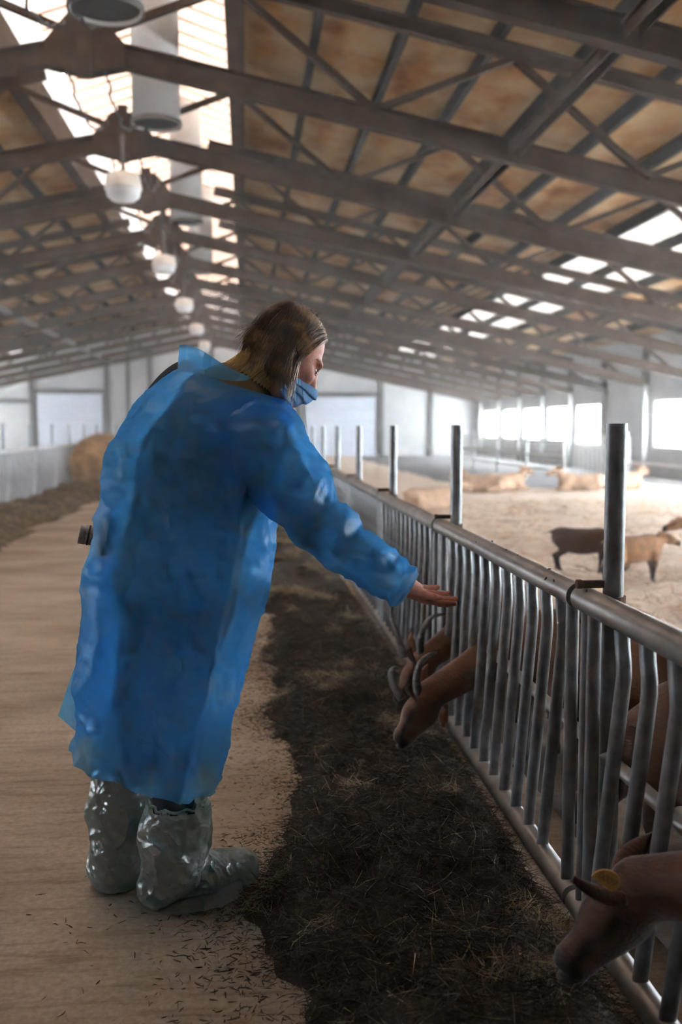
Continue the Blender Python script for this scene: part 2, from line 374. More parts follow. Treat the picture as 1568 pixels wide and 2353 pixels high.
def gable(name, y, sgn, m):
    y2 = y + sgn * 0.2; P = []
    prof = [(WL - 0.2, 0), (WR + 0.2, 0), (WR + 0.2, chord(WR) + DECK), (XR + OPEN, chord(XR + OPEN) + DECK), (XR + OPEN, 7.0), (XR, 7.3), (XR - OPEN, 7.0), (XR - OPEN, chord(XR + OPEN) + DECK), (WL - 0.2, chord(WL) + DECK)]
    n = len(prof); V = [(px, y, pz) for px, pz in prof] + [(px, y2, pz) for px, pz in prof]
    Fc = [tuple(range(n)), tuple(range(2 * n - 1, n - 1, -1))] + [(i, i + n, (i + 1) % n + n, (i + 1) % n) for i in range(n)]
    return struct(link(name, mesh(name, V, Fc, m)))
wf = gable('wall_far', Y1, 1, M['wall']); gable('wall_near', Y0, -1, M['wall'])
for cx, wd in ((-8.75, 0.2), (-5.72, 0.2), (-4.85, 0.14), (-3.95, 0.22), (-1.4, 0.14), (1.35, 0.16), (2.2, 0.22), (5.75, 0.2), (7.9, 0.14)):
    part('column', lambda q: q.box((cx - wd / 2, Y1 - 0.16, 0), (cx + wd / 2, Y1 - 0.002, chord(cx) + 0.4)), M['frame'], wf)
for x0, x1, z in ((-8.75, -5.7, 2.72), (2.2, 5.75, 2.62), (-12, -8.9, 2.3)):
    part('girt', lambda q: q.box((x0, Y1 - 0.13, z - 0.08), (x1, Y1 - 0.001, z + 0.08)), M['frame'], wf)
for n_, (x0, x1, h) in enumerate(((2.5, 5.5, 2.5), (-8.55, -5.9, 2.6))):
    d = struct(empty('door_%d' % (n_ + 1), ((x0 + x1) / 2, Y1 - 0.06, 0))); hw = (x1 - x0) / 2
    for k in range(5):
        part('door_panel', lambda q: q.box((-hw, -0.05, k * h / 5 + 0.008), (hw, 0.04, (k + 1) * h / 5 - 0.008)), M['door'], d)
    part('door_rail', lambda q: [q.box((-hw - 0.06, -0.07, 0), (-hw, 0.05, h)), q.box((hw, -0.07, 0), (hw + 0.06, 0.05, h))], M['frame'], d)

# roof: boards, purlins, ridge lantern
roof = struct(empty('ceiling', (XR, 0, 0)))
def rz(dx): return ZR - SL * dx + DECK
PW, PL = 0.84, 1.16
ncol = 12; rows = int((Y1 - Y0) / PL) + 1
pan_me = {}
far_pan = MB(); far_sky = MB()
ang = math.atan(SL)
def roof_cols(sgn): return [(i, OPEN + 0.12 + i * PW) for i in range(ncol + 1)]
for sgn in (1, -1):
    edge = (WR - XR) if sgn > 0 else (XR - WL)
    for i in range(ncol + 1):
        d0 = OPEN + 0.1 + i * PW; d1 = min(d0 + PW, edge)
        if d0 >= edge: continue
        for r in range(rows):
            ya = Y0 + r * PL; sky = i in (7, 8) and ya > 5; yb = min(ya + PL, Y1)  # skylights out of view near the camera boarded over to darken the foreground
            jog = 0.008 * math.sin(r * 12.9 + i * 7.7)
            V = []
            for z_off in (0.0 + jog, 0.03 + jog):
                for (dd, yy) in ((d0 + 0.006, ya + 0.008), (d1 - 0.006, ya + 0.008), (d1 - 0.006, yb - 0.008), (d0 + 0.006, yb - 0.008)):
                    V.append((sgn * dd, yy, rz(dd) + z_off))
            Fc = [(0, 1, 2, 3), (4, 7, 6, 5), (0, 4, 5, 1), (1, 5, 6, 2), (2, 6, 7, 3), (3, 7, 4, 0)]
            if 5.5 < ya < 15.5:
                link('skylight_panel' if sky else 'roof_board', mesh('roof_board', V, Fc, M['skylight'] if sky else M['panel']), roof)
            else: (far_sky if sky else far_pan).add(V, Fc)
        y_end = 5.0 if i in (7, 8) else Y1
        part('roof_backing', lambda q: q.add([(sgn * d0, Y0, rz(d0) + 0.05), (sgn * d1, Y0, rz(d1) + 0.05), (sgn * d1, y_end, rz(d1) + 0.05), (sgn * d0, y_end, rz(d0) + 0.05), (sgn * d0, Y0, rz(d0) + 0.07), (sgn * d1, Y0, rz(d1) + 0.07), (sgn * d1, y_end, rz(d1) + 0.07), (sgn * d0, y_end, rz(d0) + 0.07)], [(0, 1, 2, 3), (4, 7, 6, 5), (0, 4, 5, 1), (1, 5, 6, 2), (2, 6, 7, 3), (3, 7, 4, 0)]), M['purlin'], roof)
        part('purlin', lambda q: q.bar((sgn * d0, Y0, rz(d0) - 0.085), (sgn * d0, Y1, rz(d0) - 0.085), 0.075, 0.16), M['purlin'], roof)
    # upstand beam of the ridge opening
    part('ridge_beam', lambda q: [q.box((min(sgn * OPEN, sgn * (OPEN + 0.07)), Y0, rz(OPEN) - 0.22), (max(sgn * OPEN, sgn * (OPEN + 0.07)), Y1, rz(OPEN) + 0.25)), q.box((min(sgn * OPEN, sgn * (OPEN + 0.2)), Y0, rz(OPEN) - 0.24), (max(sgn * OPEN, sgn * (OPEN + 0.2)), Y1, rz(OPEN) - 0.22))], M['truss'], roof)
tag(far_pan.build('roof_boards_beyond', M['panel'], roof), kind='stuff'); tag(far_sky.build('skylight_panels_beyond', M['skylight'], roof), kind='stuff')
# lantern walls (corrugated) and roof sheets
LW = 0.95; LY = 1.5       # the lantern stops here; unseen boards nearer the camera added to darken the foreground
for sgn in (1, -1):
    part('added_ridge_board', lambda q: q.add([(sgn * (OPEN + 0.12), Y0, rz(OPEN)), (0, Y0, rz(0)), (0, LY, rz(0)), (sgn * (OPEN + 0.12), LY, rz(OPEN))] + [(sgn * (OPEN + 0.12), Y0, rz(OPEN) + 0.04), (0, Y0, rz(0) + 0.04), (0, LY, rz(0) + 0.04), (sgn * (OPEN + 0.12), LY, rz(OPEN) + 0.04)], [(0, 1, 2, 3), (7, 6, 5, 4), (0, 4, 5, 1), (1, 5, 6, 2), (2, 6, 7, 3), (3, 7, 4, 0)]), M['panel'], roof)
part('added_lantern_end', lambda q: q.box((-OPEN - 0.1, LY - 0.03, rz(OPEN) + 0.05), (OPEN + 0.1, LY, rz(OPEN) + LW + 0.02)), M['panel'], roof)
for sgn in (1, -1):
    yy = np.arange(LY, Y1, 0.065); n = len(yy); V = []
    for k, y in enumerate(yy):
        x = sgn * (OPEN + 0.02 + 0.035 * (k % 4 in (1, 2)))
        V += [(x, y, rz(OPEN) + 0.2), (x, y, rz(OPEN) + LW)]
    link('lantern_wall', mesh('lantern_wall', V, [(2 * k, 2 * k + 2, 2 * k + 3, 2 * k + 1) for k in range(n - 1)], M['lantern_wall']), roof)
    nsh = int((Y1 - LY) / 1.0)
    beyond = MB()
    for k in range(nsh + 1):
        a, c = LY + k, min(LY + k + 1.0, Y1)
        V = [(sgn * (OPEN + 0.03), a + 0.004, rz(OPEN) + LW), (sgn * (OPEN + 0.03), c - 0.004, rz(OPEN) + LW), (0, c - 0.004, rz(OPEN) + LW + 0.45), (0, a + 0.004, rz(OPEN) + LW + 0.45)]
        V += [(x, y, z + 0.012) for x, y, z in V]
        Fc = [(0, 1, 2, 3), (4, 7, 6, 5), (0, 4, 5, 1), (1, 5, 6, 2), (2, 6, 7, 3), (3, 7, 4, 0)]
        if 8 < a < 18: link('lantern_sheet', mesh('lantern_sheet', V, Fc, M['lantern']), roof)
        else: beyond.add(V, Fc)
    tag(beyond.build('lantern_sheets_beyond', M['lantern'], roof), kind='stuff')
    bt = MB()
    for k in range(int((Y1 - LY) / 0.5)):
        y = LY + 0.25 + k * 0.5
        if 8 < y < 18:
            part('batten', lambda q: q.bar((sgn * (OPEN + 0.1), y, rz(OPEN) + LW - 0.02), (0, y, rz(OPEN) + LW + 0.43), 0.04, 0.03), M['rust_batten'], roof)
        else: bt.bar((sgn * (OPEN + 0.1), y, rz(OPEN) + LW - 0.02), (0, y, rz(OPEN) + LW + 0.43), 0.04, 0.03)
    tag(bt.build('battens_beyond', M['rust_batten'], roof), kind='stuff')

# roof trusses: one master, copied bay by bay
ORD = 'first second third fourth fifth sixth seventh eighth ninth tenth eleventh twelfth thirteenth fourteenth fifteenth sixteenth seventeenth eighteenth nineteenth twentieth twenty-first twenty-second twenty-third'.split()
def make_truss(y):
    t = empty('roof_truss', (XR, y, 0))
    for sgn in (1, -1):
        E = (WR - XR) - 0.02 if sgn > 0 else (XR - WL) - 0.02
        zc = lambda d, o=0.0: ZR - SL * d + o
        part('lower_chord', lambda q: q.channel((0, 0, zc(0)), (sgn * E, 0, zc(E)), 0.13, 0.21, 0.016), M['truss'], t)
        part('upper_chord', lambda q: q.channel((sgn * 0.9, 0, zc(0.9, 0.93)), (sgn * E, 0, zc(E, 0.93)), 0.11, 0.15, 0.014), M['truss'], t)
        st = 1.333; k = 0
        while (k + 1) * st < E:
            a, c = k * st, (k + 1) * st
            z0, z1 = (0.08, 0.87) if k % 2 == 0 else (0.87, 0.08)
            part('web_diagonal', lambda q: q.bar((sgn * a, 0, zc(a, z0)), (sgn * c, 0, zc(c, z1)), 0.06, 0.085, up=(0, 1, 0)), M['truss'], t); k += 1
        part('end_post', lambda q: q.box((min(sgn * (E - 0.02), sgn * (E - 0.14)), -0.05, zc(E)), (max(sgn * (E - 0.02), sgn * (E - 0.14)), 0.05, zc(E, 0.93))), M['truss'], t)
    for sy in (-1, 1):
        y2 = sy * 0.075; V = []
        prof = [(-0.36, ZR - 0.18), (0.0, ZR - 0.26), (0.36, ZR - 0.18), (0.36, ZR + 0.02), (0.13, ZR + 0.29), (-0.13, ZR + 0.29), (-0.36, ZR + 0.02)]
        for yy in (y2 - 0.006, y2 + 0.006): V += [(px, yy, pz) for px, pz in prof]
        n = 7; link('gusset_plate', mesh('gusset_plate', V, [tuple(range(n)), tuple(range(2 * n - 1, n - 1, -1))] + [(i, i + n, (i + 1) % n + n, (i + 1) % n) for i in range(n)], M['truss']), t)
    part('king_post', lambda q: q.box((-0.06, -0.13, ZR - 0.31), (0.06, -0.083, ZR + 0.36)), M['truss'], t)
    return t
tr0 = make_truss(TY[0])
TL = {6.7: 'steel roof truss crossing the top right corner, the one closest overhead', 9.6: 'steel roof truss with ridge plate at top left, in front of the white shaft',
      12.5: 'steel roof truss whose ridge plate hangs just above the first ridge lamp', 15.4: 'steel roof truss right behind the first drum-shaped ridge lamp'}
first = True
for i, y in enumerate(TY):
    if y > Y1 or y < 6: continue          # the trusses over and behind the camera are not in the picture
    t = tr0 if first else copy_tree(tr0); first = False
    t.location.y = y
    lab = [v for k, v in TL.items() if abs(k - y) < 0.1]
    tag(t, lab[0] if lab else 'steel roof truss, %s from the camera in the receding row' % ORD[round((y - 6.7) / 2.9)], 'truss', 'steel roof trusses across the barn')
for sgn in (1, -1):
    o = empty('tie_beam', (XR + sgn * 4.0, 0, ZR - SL * 4.0))
    for k, (a, c) in enumerate(BAYS):
        if c > Y1: continue
        part('angle_bar', lambda q: [q.bar((-0.05, a + 0.08, 0.0), (-0.05, c - 0.08, 0.0), 0.012, 0.10), q.bar((0.05, a + 0.08, 0.0), (0.05, c - 0.08, 0.0), 0.012, 0.10), q.bar((0, a + 0.08, 0.045), (0, c - 0.08, 0.045), 0.17, 0.012)], M['truss'] if sgn > 0 else M['rail'], o)  # left tie takes a paler material: the window light on it is painted in
    tag(o, 'long brown steel tie running under the right roof slope' if sgn > 0 else 'long tie under the left roof slope, window light painted into its colour', 'beam')

# ventilation shafts, ridge lamps, cables
SH = empty('ventilation_shaft', (-1.06, 8.2, 4.47))
part('pipe', lambda q: q.lathe([(0.26, 0.05), (0.28, 0.0), (0.28, 2.9)], (0, 0, 0), 32), M['shaft'], SH, True)
part('damper_disc', lambda q: q.lathe([(0.0, 0.03), (0.27, 0.03), (0.275, 0.07), (0.0, 0.07)], (0, 0, 0), 32), M['black'], SH)
part('collar', lambda q: q.lathe([(0.285, 0.0), (0.30, 0.0), (0.30, 0.05), (0.285, 0.05)], (0, 0, 0), 32), M['frame'], SH)
tag(SH, 'ventilation shaft with a dark open mouth at the top left edge', 'ventilation', 'shafts through the ridge')
for yy, zz, l in ((12.2, 4.78, 'white round ventilation shaft between the first two ridge plates'), (18.2, 4.85, 'white ventilation shaft over the ridge beyond the first ridge lamp'), (24, 4.85, 'small distant ventilation shaft in the ridge opening')):
    s = copy_tree(SH); s.location = (-1.02, yy, zz); tag(s, l)
LA = empty('ridge_lamp', (XR + 0.04, 12.0, 3.88))
part('housing', lambda q: q.lathe([(0.0, 0.30), (0.10, 0.30), (0.19, 0.27), (0.215, 0.12), (0.21, 0.10), (0.0, 0.10)], (0, 0, 0), 28), M['lamp'], LA, True)
part('glass_bowl', lambda q: q.lathe([(0.20, 0.10), (0.19, 0.03), (0.13, -0.02), (0.0, -0.035)], (0, 0, 0), 28), M['white_metal'], LA, True)
part('bracket', lambda q: q.box((-0.02, -0.02, 0.29), (0.02, 0.02, 0.72)), M['frame'], LA)
tag(LA, 'drum-shaped cream lamp, nearest and largest in the ridge row', 'lamp', 'lamps under the ridge')
for k, (yy, l) in enumerate(((17.8, 'cream ridge lamp, second in the row from the near end'), (23.6, 'cream ridge lamp, third in the row from the near end'), (29.4, 'blurred cream ridge lamp, fourth in the row'), (35.2, 'smallest, farthest cream lamp in the ridge row'))):
    s = copy_tree(LA); s.location = (XR + 0.04, yy, 3.92); tag(s, l)
for sgn, l in ((-1, 'black cable strung along the ridge, the one on the left of the king posts'), (1, 'black cable strung along the ridge, the one on the right of the king posts')):
    o = empty('cable', (XR + sgn * 0.17, 0, 0))
    for k, (a, c) in enumerate(BAYS):
        if a < 3 or c > Y1: continue
        pts = []
        for t in np.linspace(0, 1, 40):
            pts.append((0.012 * math.sin(t * 46 + k) + 0.012 * math.sin(t * 23), a + (c - a) * t, ZR - 0.2 + 0.42 * t ** 1.3 - 0.25 * math.sin(PI * t) + 0.012 * math.cos(t * 46)))
        part('cable_run', lambda q: q.tube(pts, 0.013, 6), M['black'], o)
    tag(o, l, 'cable', 'cables under the ridge')

# ------------------------------------------------------------------ feed fences
M['left_bar'] = mat('light_galvanised_bar', (0.36, 0.36, 0.36), (0.46, 0.46, 0.46), scale=8, rough=0.5, metal=0.2)
RX, LX = 0.82, -3.4
JL = 1.81
bar_str = MB(); bar_str.tube([(0, 0, 0.06), (0, 0, 0.82)], 0.017, 12); me_bs = bar_str.me('bar', M['steel'], True)
bar_bent = MB(); bar_bent.tube([(0, 0.0, 0.82), (0, -0.008, 0.77), (0, -0.018, 0.735), (0, -0.02, 0.705), (0, -0.008, 0.65), (0, 0.06, 0.37), (0, 0.135, 0.06)], 0.017, 12); me_bb = bar_bent.me('bar', M['steel'], True)
me_bs.set_sharp_from_angle(angle=0.8); me_bb.set_sharp_from_angle(angle=0.8)
foot_b = MB(); foot_b.lathe([(0.0, 0.085), (0.019, 0.085), (0.021, 0.075), (0.021, 0.05)], (0, 0, 0), 12); me_ft = foot_b.me('bar_socket', M['rail'], True)
def fence_panel(x, y, near, zt=0.832, rail=None, sx=1):
    p = empty('feed_fence_panel', (x, y, 0)); rail = rail or M['rail']
    r = part('top_rail', lambda q: [q.tube([(0, 0.012, zt), (0, JL - 0.012, zt)], 0.031, 24), q.lathe([(0.0, 0.0), (0.034, 0.0), (0.034, 0.018), (0.0, 0.018)], (0, 0.012, zt), 24, 'y')], rail, p); auto_smooth(r)
    r = part('bottom_rail', lambda q: q.tube([(0, 0.012, 0.06), (0, JL - 0.012, 0.06)], 0.030, 20), rail, p); auto_smooth(r)
    r = part('lock_rail', lambda q: q.tube([(sx * 0.05, 0.03, 0.45), (sx * 0.05, JL - 0.03, 0.45)], 0.017, 14), M['rail'], p); auto_smooth(r)
    ys = [(0.06, me_bs)] + [(0.15 + i * 0.139, me_bb) for i in range(11)] + [(JL - 0.1, me_bs), (JL - 0.055, me_bs)]
    if near:
        for yy, m_ in ys:
            bo = link('bar', m_, p, (0, yy, (zt - 0.832)))
            if m_ is me_bb: link('bar_socket', me_ft, bo, (0, 0.135, 0.0))
    else:
        bb = MB()
        for yy, m_ in ys:
            if m_ is me_bs: bb.tube([(0, yy, 0.06), (0, yy, zt)], 0.016, 6, False)
            else: bb.tube([(0, yy, zt), (0, yy - 0.018, 0.72), (0, yy, 0.6), (0, yy + 0.13, 0.06)], 0.016, 6, False)
        tag(bb.build('bars', M['steel'] if sx > 0 else M['left_bar'], p, True), kind='stuff')
    return p
pl = {-1: 'feed fence panel in the bottom right corner with the tagged goat under it', 0: 'feed fence panel beside the outstretched hand with two horned goats through it',
      1: 'feed fence panel behind the hand and forearm, between second and third post', 2: 'feed fence panel seen edge-on behind the elbow, beyond the third post'}
far_p = None
for k in range(-1, 21):
    y = 2.362 + JL * k
    if k <= 3: p = fence_panel(RX, y, True)
    elif far_p is None: p = far_p = fence_panel(RX, y, False)
    else: p = copy_tree(far_p); p.location.y = y
    tag(p, pl.get(k, 'grey feed fence panel, %s along the right row from the camera' % ORD[k + 1]), 'fence', 'right feed fence panels')
def fence_post(x, y, h, near, sx=1):
    p = empty('fence_post', (x, y, 0))
    o = part('pipe', lambda q: q.lathe([(0.0245, 0.0), (0.0245, h), (0.0215, h), (0.0215, h - 0.06), (0.0, h - 0.06)], (0, 0, 0), 24), M['steel'], p); auto_smooth(o)
    def cl(q):
        q.lathe([(0.025, 0.80), (0.030, 0.80), (0.030, 0.845), (0.025, 0.845)], (0, 0, 0), 20); q.box((-sx * 0.05 - 0.006, -0.03, 0.835), (-sx * 0.05 + 0.03, 0.03, 0.848)); q.box((-0.075, -0.005, 0.865), (-0.01, 0.012, 0.882))
    c = part('clamp', cl, M['rust'], p)
    part('bolt', lambda q: [q.lathe([(0, 0), (0.008, 0), (0.008, 0.05), (0, 0.05)], (-0.085, 0.003, 0.874), 8, 'x'), q.lathe([(0, 0), (0.012, 0), (0.012, 0.012), (0, 0.012)], (-0.09, 0.003, 0.874), 6, 'x')], M['rust'], c)
    return p
pp = {0: 'tall grey pipe post nearest the camera on the right, before the brown kid', 1: 'grey pipe post above the outstretched hand, second from the right edge', 2: 'grey pipe post third from the right edge, against the pale straw', 3: 'slim pipe post fourth from the right edge, before the white door', 4: 'slim pipe post fifth from the right edge, before the white door'}
fp0 = None
for k in range(0, 21):
    y = 2.30 + JL * k
    if fp0 is None: p = fp0 = fence_post(0.878, y, 1.258, True)
    else: p = copy_tree(fp0); p.location.y = y
    tag(p, pp.get(k, 'slender dark post, %s along the right fence from the camera' % ORD[k]), 'post', 'posts of the right feed fence')
lp0 = lq0 = None
for k in range(6, 21):
    y = 2.0 + JL * k
    if lp0 is None: p = lp0 = fence_panel(LX, y, False, 0.90, M['pale_rail'], -1); lq = lq0 = fence_post(LX - 0.06, y, 1.30, False, -1)
    else: p = copy_tree(lp0); p.location.y = y; lq = copy_tree(lq0); lq.location.y = y
    tag(p, 'pale feed fence panel, %s in the left row from the picture edge' % ORD[k - 6], 'fence', 'left feed fence panels')
    tag(lq, 'thin post, %s along the left fence from the picture edge' % ORD[k - 6], 'post', 'posts of the left feed fence')
# pen rails by the windows
def pen_rail(name, x, ya, yb, zs, label, posts):
    o = empty(name, (x, ya, 0)); L = yb - ya
    for z in zs: part('rail', lambda q: q.tube([(0, 0, z), (0, L, z)], 0.03, 8), M['white_metal'], o, True)
    for k in range(posts): part('post', lambda q: q.tube([(0.04, L * k / (posts - 1), 0), (0.04, L * k / (posts - 1), 1.15)], 0.04, 8), M['white_metal'], o, True)
    tag(o, label, 'railing')
pen_rail('pen_railing', 6.6, 20.4, 31.5, (0.30, 0.62, 0.95), 'white three-rail pen railing below the row of five windows', 5)
pen_rail('pen_railing', 8.2, 12.0, 21.0, (0.16, 0.50), 'white two-rail pen railing at the right edge under the window', 4)
g = empty('pen_gate', (6.6, 19.6, 0))
for z_ in (0.1, 0.85, 1.05): part('gate_rail', lambda q: q.bar((0, 0, z_), (1.0, -0.4, z_), 0.04, 0.04), M['white_metal'], g)
for k in range(13): part('gate_bar', lambda q: q.tube([(k / 12.0, -0.4 * k / 12.0, 0.02), (k / 12.0, -0.4 * k / 12.0, 1.06)], 0.014, 6), M['white_metal'], g, True)
tag(g, 'white barred gate beside the pen railing, left of the nearest post', 'gate')
# ------------------------------------------------------------------ hay, straw, bedding
def nz(x, y, s, o=0.0): return mnoise.noise(Vector((x * s + o, y * s - o, o * 0.37)))
def hay_left_edge(y): return 0.09 + 0.12 * nz(0, y, 1.3, 4) + 0.10 * nz(0, y, 4.5, 9) + 0.03 * nz(0, y, 14, 9)
def hay_h(x, y):
    e = (x - hay_left_edge(y)) / 0.16
    if e <= 0: return -0.01
    s = min(1.0, e); s = s * s * (3 - 2 * s)
    f = min(1.0, max(0.0, (0.80 - x) / 0.12)); f = f * f * (3 - 2 * f)
    return s * f * (0.085 + 0.05 * nz(x, y, 2.2, 1) + 0.045 * nz(x, y, 5.5, 2) + 0.02 * nz(x, y, 14, 3)) - 0.004
def mound(name, xs, ys, hf, m, label, cat):
    V = [(x, y, hf(x, y)) for y in ys for x in xs]
    o = link(name, mesh(name, V, grid_faces(len(ys), len(xs), False), m, True)); tag(o, label, cat, kind='stuff'); return o
ysn = np.concatenate([np.arange(1.2, 6, 0.025), np.arange(6, 12, 0.06), np.arange(12, 41, 0.25)])
hay = mound('hay_windrow', np.arange(-0.12, 0.93, 0.025), ysn, hay_h, M['hay_base'], 'dark trampled hay heaped along the foot of the right feed fence', 'hay')
def strew(name, n, xr, yr, hf, m, parent, Lr, wr, up=0.25, pick=None, lift=0.012, ypow=1.0):
    C = []; 
    while len(C) < n:
        x = rng.uniform(*xr); y = yr[0] + (yr[1] - yr[0]) * rng.uniform() ** ypow
        if pick and not pick(x, y): continue
        h = hf(x, y)
        if h < 0.0: continue
        C.append((x, y, h + rng.uniform(0, lift)))
    C = np.array(C); D = rng.normal(size=(n, 3)); D[:, 2] = np.abs(D[:, 2]) * up; 
    L = rng.uniform(*Lr, n); V, Fq = stalks(C, D, L, rng.uniform(*wr, n))
    o = link(name, mesh(name, V, Fq, m), parent); o['kind'] = 'stuff'; return o
strew('dark_stalks', 42000, (-0.06, 0.90), (1.3, 7.0), hay_h, M['hay_dark'], hay, (0.04, 0.13), (0.0012, 0.003), 0.35, ypow=1.35, lift=0.02)
clump = lambda x, y: nz(x, y, 4.2, 21) + 0.5 * nz(x, y, 9, 5) > 0.36
strew('pale_stalks', 5200, (-0.02, 0.88), (1.3, 7.0), hay_h, M['hay_pale'], hay, (0.03, 0.11), (0.0012, 0.0028), 0.5, pick=clump, ypow=1.25, lift=0.03)
strew('pale_stalks_far', 5200, (0.1, 0.9), (6.0, 22), hay_h, M['hay_pale'], hay, (0.06, 0.2), (0.003, 0.008), 0.5, pick=clump, lift=0.03)
strew('stray_stalks', 2600, (-0.05, 0.88), (1.3, 7.0), hay_h, M['hay_pale'], hay, (0.05, 0.13), (0.001, 0.002), 0.6, ypow=1.25, lift=0.02)
# crumbs of hay scattered on the bare floor beside the windrow
def crumb(x, y): return rng.uniform() < math.exp(-(hay_left_edge(y) - x) / 0.10) * (0.35 + 1.3 * max(0, nz(x, y, 3, 8) + 0.25)) if x < hay_left_edge(y) + 0.1 else False
lit = strew('floor_litter', 11000, (-0.75, 0.25), (1.6, 8.0), lambda x, y: 0.002, M['hay_dark'], None, (0.008, 0.030), (0.0012, 0.0035), 0.02, pick=crumb, lift=0.002, ypow=1.3)
tag(lit, 'crumbs and short stalks of hay scattered over the floor beside the windrow', 'hay')
def hay_l(x, y):
    e = (-2.55 + 0.25 * nz(0, y, 0.9, 3) + 0.1 * nz(0, y, 3, 3) - x) / 0.55
    if e <= 0: return -0.01
    s = min(1.0, e); s = s * s * (3 - 2 * s); return s * (0.17 + 0.09 * nz(x, y, 2.0, 5) + 0.05 * nz(x, y, 5, 6))
M['hay_brown'] = mat('brown_hay', (0.05, 0.036, 0.022), (0.20, 0.145, 0.085), scale=9, rough=0.95, bmp=0.8, bscale=30)
hl = mound('hay_windrow', np.arange(-3.75, -2.2, 0.06), np.arange(8, 41, 0.10), hay_l, M['hay_brown'], 'brown hay ridge along the foot of the left feed fence', 'hay')
strew('stalks', 6000, (-3.6, -2.4), (10, 26), hay_l, M['hay_brown'], hl, (0.08, 0.2), (0.004, 0.009), 0.5)
def bed_h(x, y): return 0.035 + 0.04 * nz(x, y, 0.7, 2) + 0.03 * nz(x, y, 2.5, 4) + 0.012 * nz(x, y, 8, 4)
def bed_r(x, y):
    h = bed_h(x, y)
    return h if (y < 19.5 or x < 4.4) else -0.02
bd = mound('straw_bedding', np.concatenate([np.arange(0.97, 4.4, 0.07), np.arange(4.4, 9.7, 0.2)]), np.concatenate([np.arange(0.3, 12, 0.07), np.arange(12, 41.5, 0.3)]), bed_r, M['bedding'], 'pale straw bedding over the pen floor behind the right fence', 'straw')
strew('straw_stalks', 15000, (2.1, 8.0), (1.0, 16), bed_h, M['straw'], bd, (0.08, 0.22), (0.003, 0.008), 0.4, lift=0.03, ypow=1.2)
M['bedding_left'] = mat('left_straw_bedding', (0.45, 0.30, 0.20), (0.7, 0.54, 0.40), scale=3.5, rough=0.9)
bl = mound('straw_bedding', np.arange(-12.6, -3.5, 0.3), np.arange(2, 41.5, 0.3), bed_h, M['bedding_left'], 'straw bedding in the pen beyond the left fence', 'straw')
b = MB(); b.box((4.4, 19.5, 0.0), (WR - 0.02, Y1 - 0.02, 0.012)); struct(b.build('trim_1', M['alley']))
# round hay bale in the lane
bale = empty('hay_bale', (-2.75, 19.6, 0))
prof = [(0.0, -0.55)] + [(0.53 + 0.02 * math.sin(9 * t), -0.55 + 1.1 * t) for t in np.linspace(0, 1, 14)] + [(0.0, 0.55)]
bb = MB(); bb.lathe(prof, (0, 0, 0.54), 36, 'y'); V = np.array(bb.v)
V = V + np.array([[0.03 * mnoise.noise(Vector(p) * 5 + Vector((k, 0, 0))) for k in (0, 7, 13)] for p in V])
M['bale'] = mat('tan_hay_bale', (0.22, 0.12, 0.055), (0.50, 0.31, 0.16), scale=5, rough=0.95, bmp=0.7, bscale=25)
link('roll', mesh('roll', V, bb.f, M['bale'], True), bale)
n = 2600; th = rng.uniform(0, 2 * PI, n); yy = rng.uniform(-0.55, 0.55, n); r_ = 0.55
Vs, Fs = stalks(np.stack([r_ * np.cos(th), yy, 0.54 + r_ * np.sin(th)], 1), np.stack([-np.sin(th), rng.normal(0, .5, n), np.cos(th)], 1) + rng.normal(0, .4, (n, 3)), rng.uniform(.08, .22, n), rng.uniform(.004, .009, n))
o = link('loose_stalks', mesh('loose_stalks', Vs, Fs, M['bale']), bale); o['kind'] = 'stuff'
tag(bale, 'blurred round tan hay bale in the lane beside the gown', 'hay bale')

# ------------------------------------------------------------------ goats
def coat(name, c_body, c_dark, top_z, leg_z):
    """short coat: brown flanks, a black back stripe and dark lower legs, with fine hair relief"""
    m = bpy.data.materials.new(name); m.use_nodes = True; nt = m.node_tree; b = nt.nodes['Principled BSDF']
    b.inputs['Roughness'].default_value = 0.75; b.inputs['Specular IOR Level'].default_value = 0.2
    b.inputs['Sheen Weight'].default_value = 0.25; b.inputs['Sheen Roughness'].default_value = 0.4
    at = nt.nodes.new('ShaderNodeAttribute'); at.attribute_name = 'dark'
    t = tex(nt, 'noise', 9, 4)
    base = ramp(nt, t, [(0.35, tuple(c * 0.7 for c in c_body)), (0.7, c_body)])
    mx = nt.nodes.new('ShaderNodeMix'); mx.data_type = 'RGBA'; nt.links.new(at.outputs['Fac'], mx.inputs[0]); nt.links.new(base, mx.inputs[6]); mx.inputs[7].default_value = (*c_dark, 1)
    nt.links.new(mx.outputs[2], b.inputs['Base Color'])
    bump(nt, tex(nt, 'noise', 110, 3, stretch=(0.35, 1, 1)), b, 0.5, 0.006)
    return m
M['coat'] = coat('brown_goat_coat', (0.125, 0.050, 0.021), (0.012, 0.010, 0.009), 0, 0)
M['coat_dark'] = coat('dark_brown_goat_coat', (0.075, 0.031, 0.015), (0.009, 0.008, 0.007), 0, 0)
M['coat_tan'] = coat('tan_goat_coat', (0.56, 0.31, 0.17), (0.06, 0.045, 0.04), 0, 0)
M['coat_overlit'] = coat('overlit_tan_goat_coat', (0.74, 0.50, 0.34), (0.35, 0.22, 0.14), 0, 0)  # tan coat made paler: overexposure painted into the colour
M['horn'] = mat('grey_horn', (0.035, 0.032, 0.03), (0.11, 0.105, 0.10), scale=30, rough=0.4, bmp=0.4, bscale=60, stretch=(1, 1, 3), spec=0.5)
M['ear_in'] = mat('ear_skin', (0.30, 0.13, 0.08), (0.20, 0.08, 0.045), scale=12, rough=0.7)
M['eye'] = mat('dark_eye', (0.01, 0.008, 0.006), rough=0.08, spec=0.6)
M['hoof'] = mat('dark_hoof', (0.02, 0.018, 0.016), rough=0.6)
